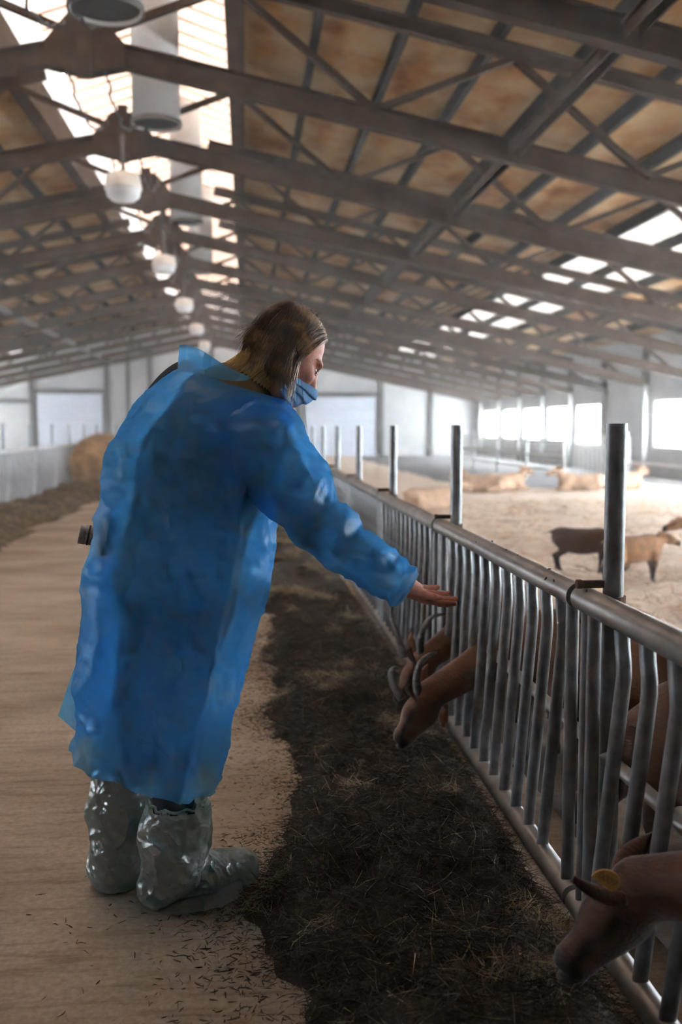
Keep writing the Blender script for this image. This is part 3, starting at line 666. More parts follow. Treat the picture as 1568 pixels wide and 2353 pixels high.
def frame(d, up=(0, 0, 1)):
    x = Vector(d).normalized(); y = Vector(up).cross(x).normalized(); z = x.cross(y)
    return x, y, z
def goat(name, poll, headdir, coatm, vox=0.012, horns=0, ears='side', lying=False, tag_ear=False, roll=0.0, step=0.0, udder=False, wattles=False, withers=0.66, world_to=None):
    """goat facing local +x; origin on the ground under the chest. poll: top of the skull; headdir: towards the muzzle"""
    S = withers / 0.66
    g = empty(name)
    P = Vector(poll); x, y, z = frame(headdir)
    if roll: q = Matrix.Rotation(roll, 3, x); y = q @ y; z = q @ z
    H = lambda a, b_, c: tuple(P + (x * a + y * b_ + z * c) * S)
    v = lambda a, b_, c: (a * S, b_ * S, c * S)
    dz = -0.33 if lying else 0.0
    B = lambda a, b_, c: (a * S, b_ * S, (c + dz) * S)
    pr = [('ell', B(-0.30, 0, 0.46), (0.34 * S, 0.155 * S, 0.185 * S)), ('ell', B(-0.05, 0, 0.49), (0.20 * S, 0.125 * S, 0.185 * S)),
          ('ell', B(-0.56, 0, 0.51), (0.17 * S, 0.12 * S, 0.15 * S)), ('cap', B(-0.02, 0, 0.60), B(-0.62, 0, 0.60), 0.055 * S, 0.05 * S), ('cap', B(-0.68, 0, 0.60), B(-0.78, 0, 0.58), 0.03 * S, 0.012 * S)]
    nb = Vector(B(0.05, 0, 0.52)); nt_ = Vector(B(0.0, 0, 0.60)); Pk = P - x * 0.02 * S - z * 0.04 * S
    md = (nb + Pk) / 2 + Vector((0, 0, 0.02))
    pr += [('cap', nb, md, 0.115 * S, 0.082 * S, ((0, 1, 0), 0.78)), ('cap', md, Pk, 0.082 * S, 0.062 * S, ((0, 1, 0), 0.82))]
    # head: skull, brow, nose bridge, jaw, muzzle
    pr += [('cap', H(0.015, 0, -0.045), H(0.075, 0, -0.045), 0.060 * S, 0.058 * S), ('cap', H(0.07, 0, -0.035), H(0.195, 0, -0.048), 0.043 * S, 0.030 * S),
           ('cap', H(0.05, 0, -0.085), H(0.19, 0, -0.075), 0.040 * S, 0.022 * S, (tuple(y), 0.8)), ('cap', H(0.195, 0, -0.055), H(0.222, 0, -0.060), 0.033 * S, 0.027 * S)]
    for s in (-1, 1):
        pr += [('cap', H(0.062, s * 0.040, -0.018), H(0.085, s * 0.036, -0.022), 0.018 * S, 0.015 * S)]
        pr += [('-ell', H(0.232, s * 0.014, -0.046), (0.010 * S, 0.007 * S, 0.006 * S))]
    if not lying:
        for s in (-1, 1):
            fx = 0.02 + step * s; hx = -0.60 - step * s
            pr += [('cap', B(0.0, s * 0.085, 0.42), v(0.01 + fx * 0.4, s * 0.085, 0.27), 0.062 * S, 0.036 * S), ('cap', v(0.01 + fx * 0.4, s * 0.085, 0.27), v(fx, s * 0.085, 0.05), 0.032 * S, 0.020 * S), ('cap', v(fx + 0.005, s * 0.085, 0.055), v(fx + 0.025, s * 0.085, 0.018), 0.022 * S, 0.026 * S),
                   ('cap', B(-0.58, s * 0.085, 0.47), v(-0.53, s * 0.085, 0.34), 0.095 * S, 0.060 * S), ('cap', v(-0.53, s * 0.085, 0.34), v(hx - 0.06, s * 0.085, 0.235), 0.050 * S, 0.027 * S), ('cap', v(hx - 0.06, s * 0.085, 0.235), v(hx - 0.02, s * 0.085, 0.05), 0.026 * S, 0.020 * S), ('cap', v(hx - 0.015, s * 0.085, 0.055), v(hx + 0.01, s * 0.085, 0.018), 0.022 * S, 0.026 * S)]
    else:
        for s in (-1, 1):
            pr += [('cap', v(0.0, s * 0.10, 0.14), v(0.16, s * 0.11, 0.05), 0.05 * S, 0.03 * S), ('cap', v(0.16, s * 0.11, 0.045), v(-0.02, s * 0.13, 0.03), 0.028 * S, 0.024 * S), ('cap', v(-0.55, s * 0.12, 0.14), v(-0.36, s * 0.18, 0.08), 0.085 * S, 0.05 * S), ('cap', v(-0.36, s * 0.19, 0.05), v(-0.55, s * 0.2, 0.03), 0.035 * S, 0.025 * S)]
    if udder: pr += [('ell', v(-0.44, 0, 0.26), (0.10 * S, 0.09 * S, 0.09 * S))]
    V, Fq = solid(pr, vox, 0.035 * S); V = relax(V, Fq, 1)
    me = mesh('body', V, Fq, coatm, True)
    # coat markings: black line along the spine, dark legs, dark stripe on the cheek and muzzle
    Q = V - np.array(P); hx_, hy_, hz_ = Q @ np.array(x) / S, Q @ np.array(y) / S, Q @ np.array(z) / S
    top = np.clip((V[:, 2] / S - dz - 0.635) / 0.02, 0, 1) * np.clip(1 - np.abs(V[:, 1]) / (0.06 * S), 0, 1) * (V[:, 0] < 0.1)
    leg = np.clip((0.24 - V[:, 2] / S) / 0.06, 0, 1) * (V[:, 0] < 0.12 * S) * (0 if lying else 1)
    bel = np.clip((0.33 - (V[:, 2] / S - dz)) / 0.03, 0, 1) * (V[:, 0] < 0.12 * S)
    inh = (hx_ > -0.03) & (hx_ < 0.28) & (np.abs(hy_) < 0.09) & (np.abs(hz_ + 0.045) < 0.10)
    face = inh * (np.clip((hx_ - 0.175) / 0.03, 0, 1) + np.clip(1 - np.abs(hz_ + 0.02 + hx_ * 0.12) / 0.018, 0, 1) * (hx_ > 0.05) * (np.abs(hy_) > 0.018) + np.clip((np.abs(hy_) * -1 + 0.014) / 0.006, 0, 1) * (hz_ > -0.01) * 0.7)
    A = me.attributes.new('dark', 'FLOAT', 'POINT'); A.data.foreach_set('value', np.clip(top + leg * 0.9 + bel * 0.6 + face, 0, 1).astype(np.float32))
    link('body', me, g)
    for s in (-1, 1):
        part('eye', lambda q: q.lathe([(0.0, -0.011 * S)] + [(0.011 * S * math.cos(a), 0.011 * S * math.sin(a)) for a in np.linspace(-1.4, 1.4, 7)] + [(0.0, 0.011 * S)], H(0.078, s * 0.049, -0.022), 12), M['eye'], g, True)
        # ear: curled leaf, root on the side of the poll
        er = Vector(H(0.0, s * 0.045, -0.012))
        if isinstance(ears, dict): ed = x * ears[s][0] + y * ears[s][1] + z * ears[s][2]
        else: ed = (x * ears[0] + y * s * ears[1] + z * ears[2]) if isinstance(ears, tuple) else (y * s * 0.85 + z * 0.10 - x * 0.25) if ears == 'side' else (z * 0.75 + y * s * 0.5 - x * 0.35)
        ex, ey, ez = frame(ed, tuple(x)); n1, n2 = 10, 7; EV = []
        for i in range(n1):
            t = i / (n1 - 1); wdt = 0.030 * math.sin(PI * (0.12 + 0.85 * t)) ** 0.8 * S
            for j in range(n2):
                u = j / (n2 - 1) * 2 - 1; EV.append(tuple(er + ex * (0.155 * t * S) + ey * (wdt * u) + ez * ((abs(u) ** 2) * 0.016 - 0.03 * t * t) * S))
        em = mesh('ear', EV, grid_faces(n1, n2, False), [coatm], True); eo = link('ear', em, g); md_ = eo.modifiers.new('thick', 'SOLIDIFY'); md_.thickness = 0.005
        if isinstance(horns, list):
            hw = interp([tuple(W(*q_)) for q_ in horns[0 if s < 0 else 1]], 16); hw = [world_to @ Vector(q_) for q_ in hw]
            part('horn', lambda q: q.tube(hw, [0.014 * (1 - i / 15) ** 0.7 + 0.0035 for i in range(16)], 10), M['horn'], g, True)
        elif horns:
            hr = Vector(H(0.005, s * 0.026, 0.012)); pts = []; rad = []
            for i in range(14):
                t = i / 13; L = horns * S
                a = t * 1.5
                pts.append(hr + z * (L * (math.sin(a) / 1.5 * 1.15)) - x * (L * (1 - math.cos(a)) / 1.5 * 1.3) + y * (s * L * 0.42 * t ** 1.2)); rad.append(S * (0.019 * (1 - t) ** 0.8 + 0.003))
            part('horn', lambda q: q.tube(pts, rad, 10), M['horn'], g, True)
        if wattles:
            w0 = Vector(H(-0.02, s * 0.03, -0.12)); part('wattle', lambda q: q.tube([w0, w0 + Vector((0.005, 0, -0.03)), w0 + Vector((0.0, 0, -0.065))], [0.009, 0.011, 0.008], 8), M['ear_in'], g, True)
    if not lying:
        for s in (-1, 1):
            fx = 0.02 + step * s; hx = -0.60 - step * s
            for c in ((fx + 0.025, s * 0.085), (hx + 0.01, s * 0.085)):
                part('hoof', lambda q: [q.tube([(c[0] * S, (c[1] + e) * S, 0.001), (c[0] * S - 0.006, (c[1] + e) * S, 0.03 * S)], [0.019 * S, 0.017 * S], 10) for e in (-0.013, 0.013)], M['hoof'], g, True)
    return g
def place(g, loc, rz, label, group, cat='goat', s=1.0):
    g.location = loc; g.rotation_euler = (0, 0, rz); g.scale = (s, s, s); tag(g, label, cat, group); return g
FG = 'goats eating through the right feed fence'
def goat_at(chest, heading, poll_w, head_w, coatm, label, group=FG, withers=0.56, ears='side', **kw):
    R3 = Matrix.Rotation(-heading, 3, 'Z'); c = Vector((chest[0], chest[1], 0))
    g = goat('goat', R3 @ (Vector(poll_w) - c), R3 @ Vector(head_w), coatm, withers=withers, ears=ears, world_to=R3.to_4x4() @ Matrix.Translation(-c), **kw)
    return place(g, c, heading, label, group)
ga = goat_at((1.06, 1.36), 1.80, W(1425, 2022, 1.84), (-0.66, 0.10, -0.72), M['coat_dark'], 'dark brown goat with a yellow ear tag, head down in the bottom right corner', vox=0.0075, ears={1: (0.36, 0.375, 0.74), -1: (-0.45, -0.7, -0.25)}, withers=0.62)
gb = goat_at((1.08, 3.50), 2.0, W(962, 1592, 3.50), (-0.50, 0.20, -0.80), M['coat'], 'brown horned goat with two wattles, nearer of the pair under the hand', vox=0.009, horns=[[(968, 1606, 3.47), (958, 1570, 3.47), (964, 1530, 3.48), (982, 1508, 3.50), (1004, 1500, 3.54)], [(925, 1606, 3.56), (908, 1580, 3.58), (899, 1555, 3.60), (902, 1538, 3.62), (914, 1534, 3.66)]], wattles=True, ears=(-0.25, 0.85, 0.35), withers=0.58)
gc = goat_at((1.06, 4.08), 4.4, W(955, 1512, 3.98), (-0.52, 0.10, -0.80), M['coat'], 'brown horned goat behind the nearer one of the pair under the hand', vox=0.010, horns=[[(972, 1520, 3.95), (966, 1475, 3.95), (978, 1435, 3.97), (998, 1416, 4.0), (1024, 1411, 4.05)], [(930, 1512, 4.05), (920, 1480, 4.07), (910, 1448, 4.09), (900, 1420, 4.12)]], ears=(-0.25, 0.8, 0.5), withers=0.58)
gd = goat_at((1.13, 2.42), 1.85, (0.99, 2.60, 0.35), (-0.5, 0.35, -0.75), M['coat'], 'reddish brown goat standing behind the bars above the tagged goat', vox=0.011, horns=0.12, withers=0.60)
gf = goat_at((1.30, 3.56), 4.6, (1.19, 3.27, 0.53), (-0.55, -0.65, -0.40), M['coat_dark'], 'dark goat with one ear up under the rail, behind the nearest post', 'goats standing in the pen', vox=0.012, ears='up', withers=0.52)
gi = goat_at((1.10, 5.0), 4.3, (0.98, 4.8, 0.36), (-0.5, -0.3, -0.75), M['coat_dark'], 'goat hidden behind the fence bars at the forearm', vox=0.014)
# yellow number tag in the near ear of the first goat
M['tag'] = mat('yellow_plastic_tag', (0.62, 0.30, 0.06), (0.72, 0.46, 0.16), scale=20, rough=0.45)
M['tag_ink'] = mat('worn_tag_print', (0.30, 0.17, 0.06), rough=0.6)
tc_ = W(1391, 2026, 1.745); R3 = Matrix.Rotation(-ga.rotation_euler.z, 3, 'Z')
tloc = empty('ear_tag', R3 @ (tc_ - ga.location), parent=ga)
tm = MB(); rr_ = 0.0285; pr_ = [(rr_ * math.cos(a_), rr_ * 0.92 * math.sin(a_)) for a_ in np.linspace(0, PI, 15)] + [(-rr_ * 0.97, -0.006), (rr_ * 0.80, -0.010)]
n_ = len(pr_); tm.add([(x_, 0.0012, z_) for x_, z_ in pr_] + [(x_, -0.0012, z_) for x_, z_ in pr_], [tuple(range(n_)), tuple(range(2 * n_ - 1, n_ - 1, -1))] + [(i, i + n_, (i + 1) % n_ + n_, (i + 1) % n_) for i in range(n_)])
to = tm.build('plate', M['tag'], tloc); tag(to, 'yellow numbered plastic ear tag')
tcv = bpy.data.curves.new('tag_number', 'FONT'); tcv.body = '0009'; tcv.size = 0.020; tcv.align_x = 'CENTER'; tcv.extrude = 0.0003; tcv.materials.append(M['tag_ink'])
tmp = bpy.data.objects.new('tmp_text', tcv); COL.objects.link(tmp); bpy.context.view_layer.update()
tme = bpy.data.meshes.new_from_object(tmp.evaluated_get(bpy.context.evaluated_depsgraph_get())); bpy.data.objects.remove(tmp)
if not tme.materials: tme.materials.append(M['tag_ink'])
tx = link('tag_number', tme, to, (0.0, -0.0018, 0.001)); tx.rotation_euler = (PI / 2, 0, 0)
tloc.rotation_euler = (0.25, math.radians(33), -ga.rotation_euler.z)
# kids and resting goats on the bright straw
KG = 'goats out on the straw bedding'
k1 = goat('goat_kid', (0.24, 0.0, 0.66), (0.9, -0.1, -0.35), M['coat_tan'], 0.014, 0, ears='side', step=0.05, udder=True)
place(k1, (3.22, 7.62, bed_h(3.2, 7.6) - 0.01), 0.18, 'small tan goat walking right, behind the nearest post', KG, s=0.58)
k2 = copy_tree(k1); place(k2, (3.86, 8.2, bed_h(3.8, 8.2) - 0.01), PI - 0.1, 'tan goat cut off by the right edge, facing the small walking one', KG, s=0.66)
k3 = goat('goat_kid', (0.22, 0.0, 0.40), (0.8, -0.2, -0.5), M['coat_dark'], 0.014, 0, step=0.04)
place(k3, (2.95, 8.0, bed_h(2.9, 8.0) - 0.01), -0.5, 'dark brown goat half hidden by the nearest post', KG, s=0.58)
l1 = goat('resting_goat', (0.20, 0.0, 0.44), (0.9, 0.2, -0.3), M['coat_overlit'], 0.015, 0, lying=True)
place(l1, (3.0, 14.6, 0.03), 0.3, 'blurred tan goat resting left of the second post', KG)
for i, (x_, y_, r_, l_) in enumerate(((4.15, 18.2, 2.8, 'far tan goat resting right of the second post by the railing'), (5.2, 18.8, 0.2, 'far tan goat resting below the white railing'), (6.1, 18.5, 3.0, 'far tan goat resting before the barred gate'), (7.6, 18.9, 0.4, 'far tan goat resting right of the nearest post'))):
    c = copy_tree(l1); place(c, (x_, y_, 0.03), r_, l_, KG)
st = copy_tree(k1); place(st, (-4.3, 24.0, 0), -0.3, 'far tan goat standing behind the left fence', 'goats standing in the pen')
# ------------------------------------------------------------------ the woman in the blue gown
M['skin'] = mat('skin', (0.44, 0.165, 0.11), (0.55, 0.235, 0.165), scale=14, rough=0.5, bmp=0.15, bscale=120, spec=0.35)
M['skin'].node_tree.nodes['Principled BSDF'].inputs['Subsurface Weight'].default_value = 0.0
M['nail'] = mat('nail', (0.75, 0.48, 0.42), rough=0.3)
M['sweater'] = mat('olive_brown_sweater', (0.13, 0.085, 0.04), (0.19, 0.12, 0.055), scale=20, rough=0.9)
M['knit'] = mat('mustard_rib_knit', (0.56, 0.34, 0.13), (0.68, 0.44, 0.19), scale=60, rough=0.9, bmp=0.4, bscale=200)
M['trousers'] = mat('navy_trousers', (0.008, 0.010, 0.018), (0.018, 0.022, 0.035), scale=30, rough=0.85)
M['boot'] = mat('dark_boot', (0.02, 0.019, 0.019), (0.05, 0.048, 0.047), scale=10, rough=0.7)
M['gown'] = sheet('blue_nonwoven_gown', (0.10, 0.37, 0.74), transp=0.50, transl=0.70, dif=0.32, gloss=0.05, tcol=(0.18, 0.60, 1.0), trcol=(0.28, 0.64, 0.93), bmp=0.55, bscale=14, grough=0.35, crease=9)
M['cover'] = sheet('clear_plastic_overshoe', (0.58, 0.55, 0.54), transp=0.24, transl=0.38, dif=0.45, gloss=0.20, tcol=(0.32, 0.72, 0.63), trcol=(0.62, 0.72, 0.69), bmp=0.8, bscale=26, grough=0.10, crease=14)
M['mask'] = sheet('blue_face_mask', (0.32, 0.58, 0.90), transp=0.0, transl=0.45, dif=0.55, tcol=(0.22, 0.60, 1.0), bmp=0.15, bscale=60)
M['hair'] = mat('brown_hair', None, stops=[(0.25, (0.050, 0.024, 0.012)), (0.5, (0.15, 0.072, 0.032)), (0.68, (0.46, 0.25, 0.115))], scale=22, rough=0.38, spec=0.5, detail=3)
M['cam_metal'] = mat('brushed_grey_metal', (0.22, 0.20, 0.185), (0.62, 0.59, 0.56), scale=30, rough=0.4, metal=0.3)
M['strap'] = mat('black_webbing', (0.006, 0.006, 0.007), (0.014, 0.014, 0.015), scale=60, rough=0.7)
PB = W(330, 2085, 2.60); PB.z = 0
person = empty('person', PB)
tag(person, 'person in a sheer blue gown, face mask and plastic overshoes, holding a hand out', 'person')
OFF = tuple(PB)
vt = lambda *a: tuple(W(*a))
def sdf_part(name, prims, vox, k, m, parent=person, rel=1, extra=None, fine=None):
    V, Fq = solid(prims, vox, k)
    if rel: V = relax(V, Fq, rel)
    if extra: V, Fq = extra(V, Fq)
    return link(name, mesh(name, V, Fq, m, True, OFF), parent)
# --- head frame: forward (face), left, up
hc = W(658, 814, 2.60)
hp, hy = math.radians(36), math.radians(14)
hf = Vector((math.cos(hp) * math.cos(hy), math.cos(hp) * math.sin(hy), -math.sin(hp)))
hl = Vector((-math.sin(hy), math.cos(hy), 0)); hu = hf.cross(hl)
Hd = lambda a, b_, c: tuple(hc + hf * a + hl * b_ + hu * c)
HR = [[hf[i], hl[i], hu[i]] for i in range(3)]
def head_prims():
    p = [('ell', Hd(-0.012, 0, 0.035), (0.094, 0.074, 0.085), HR), ('ell', Hd(0.030, 0, -0.025), (0.064, 0.062, 0.092), HR),
         ('ell', Hd(0.062, 0, -0.096), (0.034, 0.036, 0.028), HR), ('cap', Hd(-0.005, 0.048, -0.06), Hd(0.055, 0.018, -0.095), 0.022, 0.020), ('cap', Hd(-0.005, -0.048, -0.06), Hd(0.055, -0.018, -0.095), 0.022, 0.020),
         ('ell', Hd(0.078, 0, 0.026), (0.018, 0.046, 0.012), HR), ('cap', Hd(0.092, 0, 0.005), Hd(0.112, 0, -0.038), 0.008, 0.013), ('ell', Hd(0.096, 0, -0.065), (0.014, 0.024, 0.010), HR)]
    for s in (-1, 1):
        p += [('ell', Hd(0.066, s * 0.040, -0.020), (0.022, 0.022, 0.018), HR), ('-ell', Hd(0.098, s * 0.030, 0.006), (0.016, 0.019, 0.010), HR), ('ell', Hd(-0.012, s * 0.076, -0.005), (0.018, 0.009, 0.030), HR)]
    return p
Vh, Fh = solid(head_prims(), 0.0032, 0.014)
# --- right hand, palm up, fingers slightly cupped
wr = W(916, 1344, 2.43); tip = W(1037, 1383, 2.49)
xf = (tip - wr).normalized(); up0 = Vector((0.20, -0.42, 1.0)); yl = up0.cross(xf).normalized(); zp = xf.cross(yl)   # zp: palm side, -yl: thumb side
Hn = lambda a, b_, c: tuple(wr + xf * a + yl * b_ + zp * c)
hs = 0.97
def K(a, b_, c): return Hn(a * hs, b_ * hs, c * hs)
hand = [('cap', K(-0.06, 0, 0), K(0.005, 0, 0), 0.027, 0.025, (tuple(zp), 0.75)), ('cap', K(0.0, -0.012, 0), K(0.078, -0.026, -0.002), 0.021, 0.016, (tuple(zp), 0.8)), ('cap', K(0.0, 0.006, 0), K(0.080, 0.0, -0.003), 0.020, 0.015, (tuple(zp), 0.8)), ('cap', K(0.0, 0.014, 0.002), K(0.072, 0.028, 0.0), 0.019, 0.014, (tuple(zp), 0.8)),
        ('cap', K(0.012, -0.020, 0.008), K(0.045, -0.030, 0.010), 0.020, 0.016), ('cap', K(0.015, 0.024, 0.008), K(0.055, 0.028, 0.005), 0.016, 0.012)]
fing = [(-0.030, 0.078, (0.040, 0.024, 0.019), 0.0088), (-0.010, 0.082, (0.044, 0.027, 0.021), 0.0092), (0.011, 0.079, (0.041, 0.025, 0.020), 0.0088), (0.031, 0.070, (0.032, 0.019, 0.018), 0.0078)]
tips = []
for y_, x_, seg, r_ in fing:
    p = Vector((x_, y_, -0.003)); ang_ = 0.10
    for j, L in enumerate(seg):
        q = p + Vector((math.cos(ang_) * L, 0.06 * y_ * L / 0.03, math.sin(ang_) * L)); hand.append(('cap', K(*p), K(*q), r_ * (1 - 0.06 * j), r_ * (0.94 - 0.07 * j))); p = q; ang_ += 0.16
    tips.append((Vector(K(*p)), ang_))
hand += [('cap', K(0.022, -0.030, 0.008), K(0.052, -0.047, 0.017), 0.0135, 0.0105), ('cap', K(0.052, -0.047, 0.017), K(0.080, -0.048, 0.020), 0.0100, 0.0088), ('cap', K(0.080, -0.048, 0.020), K(0.103, -0.040, 0.020), 0.0088, 0.0070)]
Va, Fa = solid(hand, 0.0019, 0.0055); Va = relax(Va, Fa, 1)
# --- the rest of the body (under the clothes), joined to head and hand
shR, elR = W(596, 1020, 2.50), W(738, 1208, 2.45); shL, elL, wrL = W(500, 985, 2.78), W(505, 1230, 2.80), W(478, 1420, 2.77)
pel, che, nek = W(405, 1330, 2.63), W(470, 1080, 2.63), W(555, 905, 2.62)
hipR, knR, anR = W(428, 1420, 2.56), W(402, 1720, 2.55), W(395, 2035, 2.56); hipL, knL, anL = W(365, 1420, 2.69), W(300, 1730, 2.69), W(272, 2035, 2.67)
body = [('cap', pel, che, 0.125, 0.135), ('cap', che, nek, 0.13, 0.06), ('cap', nek, Hd(-0.020, 0, -0.05), 0.050, 0.046), ('cap', shR, elR, 0.05, 0.04), ('cap', elR, wr, 0.04, 0.026), ('cap', shL, elL, 0.05, 0.04), ('cap', elL, wrL, 0.038, 0.026), ('cap', wrL, W(470, 1500, 2.75), 0.035, 0.018, ((0, 1, 0), 0.6)),
        ('cap', che, shR, 0.07, 0.055), ('cap', che, shL, 0.07, 0.055), ('cap', hipR, knR, 0.085, 0.055), ('cap', knR, anR, 0.052, 0.038), ('cap', hipL, knL, 0.085, 0.055), ('cap', knL, anL, 0.052, 0.038), ('cap', pel, hipR, 0.11, 0.09), ('cap', pel, hipL, 0.11, 0.09)]
Vb, Fb = solid(body, 0.011, 0.04)
Vall = np.concatenate([Vh, Va, Vb]); Fall = np.concatenate([Fh, Fa + len(Vh), Fb + len(Vh) + len(Va)])
bo = link('body', mesh('body', Vall, Fall, M['skin'], True, OFF), person)
for i, (p, a_) in enumerate(tips):
    d_ = (xf * math.cos(a_ - .1) + zp * math.sin(a_ - .1)).normalized()
    part('fingernail', lambda q: q.lathe([(0.0, 0.0012), (0.0042, 0.0008), (0.0050, -0.0006)], p + d_ * 0.006 - zp * 0.0052, 10), M['nail'], bo, True, OFF)
for s in (-1, 1):
    part('eye', lambda q: q.lathe([(0.0105 * math.cos(a), 0.0105 * math.sin(a)) for a in np.linspace(-1.55, 1.55, 9)], Hd(0.0735, s * 0.031, 0.003), 14), mat('eye_white', (0.30, 0.25, 0.23), rough=0.25, spec=0.4) if s < 0 else bpy.data.materials['eye_white'], bo, True, OFF)
    part('iris', lambda q: q.lathe([(0.0, 0.0), (0.0052, 0.0004), (0.0056, -0.002)], (0, 0, 0), 14), M['eye'], bo, True)
    io = bo.children[-1]; io.location = Vector(Hd(0.0862, s * 0.032, 0.0005)) - PB; io.rotation_mode = 'QUATERNION'; io.rotation_quaternion = (hf * 1.0 - hu * 0.25).to_track_quat('Z', 'Y')
    pts = [Hd(0.0835 + 0.006 * math.sin(PI * t), s * (0.014 + 0.040 * t), 0.0265 + 0.006 * math.sin(PI * t)) if False else Hd(0.091 - 0.030 * t * t, s * (0.013 + 0.042 * t), 0.030 + 0.003 * math.sin(PI * t) - 0.004 * t) for t in np.linspace(0, 1, 8)]
    part('eyebrow', lambda q: q.tube(pts, [0.0012, 0.0018, 0.002, 0.002, 0.0019, 0.0016, 0.0012, 0.0008], 6), M['hair'], bo, True, OFF)
    lash = [Hd(0.0860 - 0.012 * abs(t) ** 2, s * (0.032 + 0.015 * t), 0.0030 - 0.003 * t * t) for t in np.linspace(-1, 1, 7)]
    part('upper_lid', lambda q: q.tube(lash, [0.0016, 0.0052, 0.0068, 0.0072, 0.0070, 0.0056, 0.0020], 8), M['skin'], bo, True, OFF)
    part('eyelashes', lambda q: q.tube([Vector(p) + hf * 0.0035 - hu * 0.0052 for p in lash], 0.0009, 5), M['hair'], bo, True, OFF)
# --- clothes
sweater = [('cap', pel, che, 0.150, 0.165), ('cap', che, W(520, 950, 2.62), 0.160, 0.125), ('cap', W(520, 950, 2.62), nek, 0.12, 0.072), ('cap', W(520, 960, 2.60), shR, 0.10, 0.075), ('cap', shR, elR, 0.066, 0.050), ('cap', elR, W(880, 1316, 2.435), 0.048, 0.036), ('cap', che, shL, 0.10, 0.075), ('cap', shL, elL, 0.065, 0.052), ('cap', elL, wrL, 0.052, 0.042), ('cap', W(405, 1390, 2.63), pel, 0.150, 0.155)]
sw = sdf_part('sweater', sweater, 0.012, 0.05, M['sweater'])
tr_ = [('cap', W(405, 1370, 2.63), hipR, 0.135, 0.105), ('cap', W(405, 1370, 2.63), hipL, 0.135, 0.105), ('cap', hipR, knR, 0.100, 0.064), ('cap', knR, anR, 0.060, 0.046), ('cap', hipL, knL, 0.100, 0.064), ('cap', knL, anL, 0.060, 0.046)]
sdf_part('trousers', tr_, 0.012, 0.03, M['trousers'])
# ribbed turtleneck
c0, c1 = W(520, 919, 2.62), W(628, 830, 2.605); axn = (c1 - c0).normalized(); s1 = axn.cross(Vector((0, 1, 0))).normalized(); s2 = axn.cross(s1)
nr, nc = 26, 360; Vk = []
for i in range(nr):
    t = i / (nr - 1)
    for j in range(nc):
        a = 2 * PI * j / nc; r = 0.082 - 0.012 * t + 0.0038 * math.sin(j / nc * 2 * PI * 45) - 0.005 * math.sin(PI * t) + (0.003 * math.sin(8 * t + 2 * a) * t)
        if t > 0.9: r -= 0.05 * (t - 0.9)
        Vk.append(c0 + axn * ((c1 - c0).length * t) + (s1 * math.cos(a) + s2 * math.sin(a)) * r)
link('turtleneck', mesh('turtleneck', [tuple(p) for p in Vk], grid_faces(nr, nc), M['knit'], True, OFF), sw)
# gown body: rings given by left edge, right edge, depth half-width, depth centre
rings = [(178, 1722, 492, 1798, .190, 2.60), (183, 1640, 525, 1650, .200, 2.61), (190, 1500, 570, 1500, .205, 2.62), (203, 1350, 606, 1345, .205, 2.62), (215, 1250, 624, 1235, .200, 2.62), (232, 1165, 630, 1150, .195, 2.62),
         (252, 1080, 645, 1060, .195, 2.62), (276, 1015, 660, 985, .195, 2.62), (306, 955, 668, 945, .195, 2.63), (342, 905, 660, 925, .180, 2.63), (380, 868, 645, 918, .145, 2.63), (408, 848, 628, 914, .105, 2.63)]
keys = []
for uL, vL, uR, vR, dp, yc in rings:
    L_, R_ = W(uL, vL, yc), W(uR, vR, yc); keys.append(tuple((L_ + R_) / 2) + tuple((R_ - L_) / 2) + (dp,))
NR, NC = 230, 220; KI = interp(keys, NR); Vg = []
for i in range(NR):
    cx = Vector(KI[i, :3]); e1 = Vector(KI[i, 3:6]); dp = KI[i, 6]; t = i / (NR - 1)
    for j in range(NC):
        a = 2 * PI * j / NC; ca, sa = math.cos(a), math.sin(a)
        ca_, sa_ = math.copysign(abs(ca) ** 0.86, ca), math.copysign(abs(sa) ** 0.86, sa)
        p = cx + e1 * ca_ + Vector((0, dp * sa_, 0))
        fold = (1 - t) ** 0.8 * (0.016 * math.sin(5 * a + 1.2 + 1.5 * t) + 0.010 * math.sin(11 * a + 3 * t) ) * abs(sa) ** 0.7
        rdg = lambda q, s_: 1 - min(1.0, abs(mnoise.noise(q * s_)) * 3.2)
        n_ = 0.010 * mnoise.noise(p * 5.0) + 0.012 * rdg(Vector((p.x * 1.5, p.y * 1.5, p.z * 0.7)), 5) + 0.007 * rdg(Vector((p.x + 0.6 * p.z, p.y, p.z - 0.4 * p.x)) + Vector((3, 0, 0)), 9) + 0.004 * rdg(p, 17) + 0.0025 * mnoise.noise(p * 42)
        # a long seam crease down the near side and a loose fold under the arm
        sm = 0.012 * math.exp(-((a - 5.15 - 0.25 * t) / 0.05) ** 2) * (t < 0.72)
        od = (e1.normalized() * ca + Vector((0, sa, 0))).normalized()
        Vg.append(tuple(p + od * (fold + n_ * min(1, 6 * (1 - t)) + sm)))
gown = link('gown', mesh('gown', Vg, grid_faces(NR, NC), M['gown'], True, OFF), person)
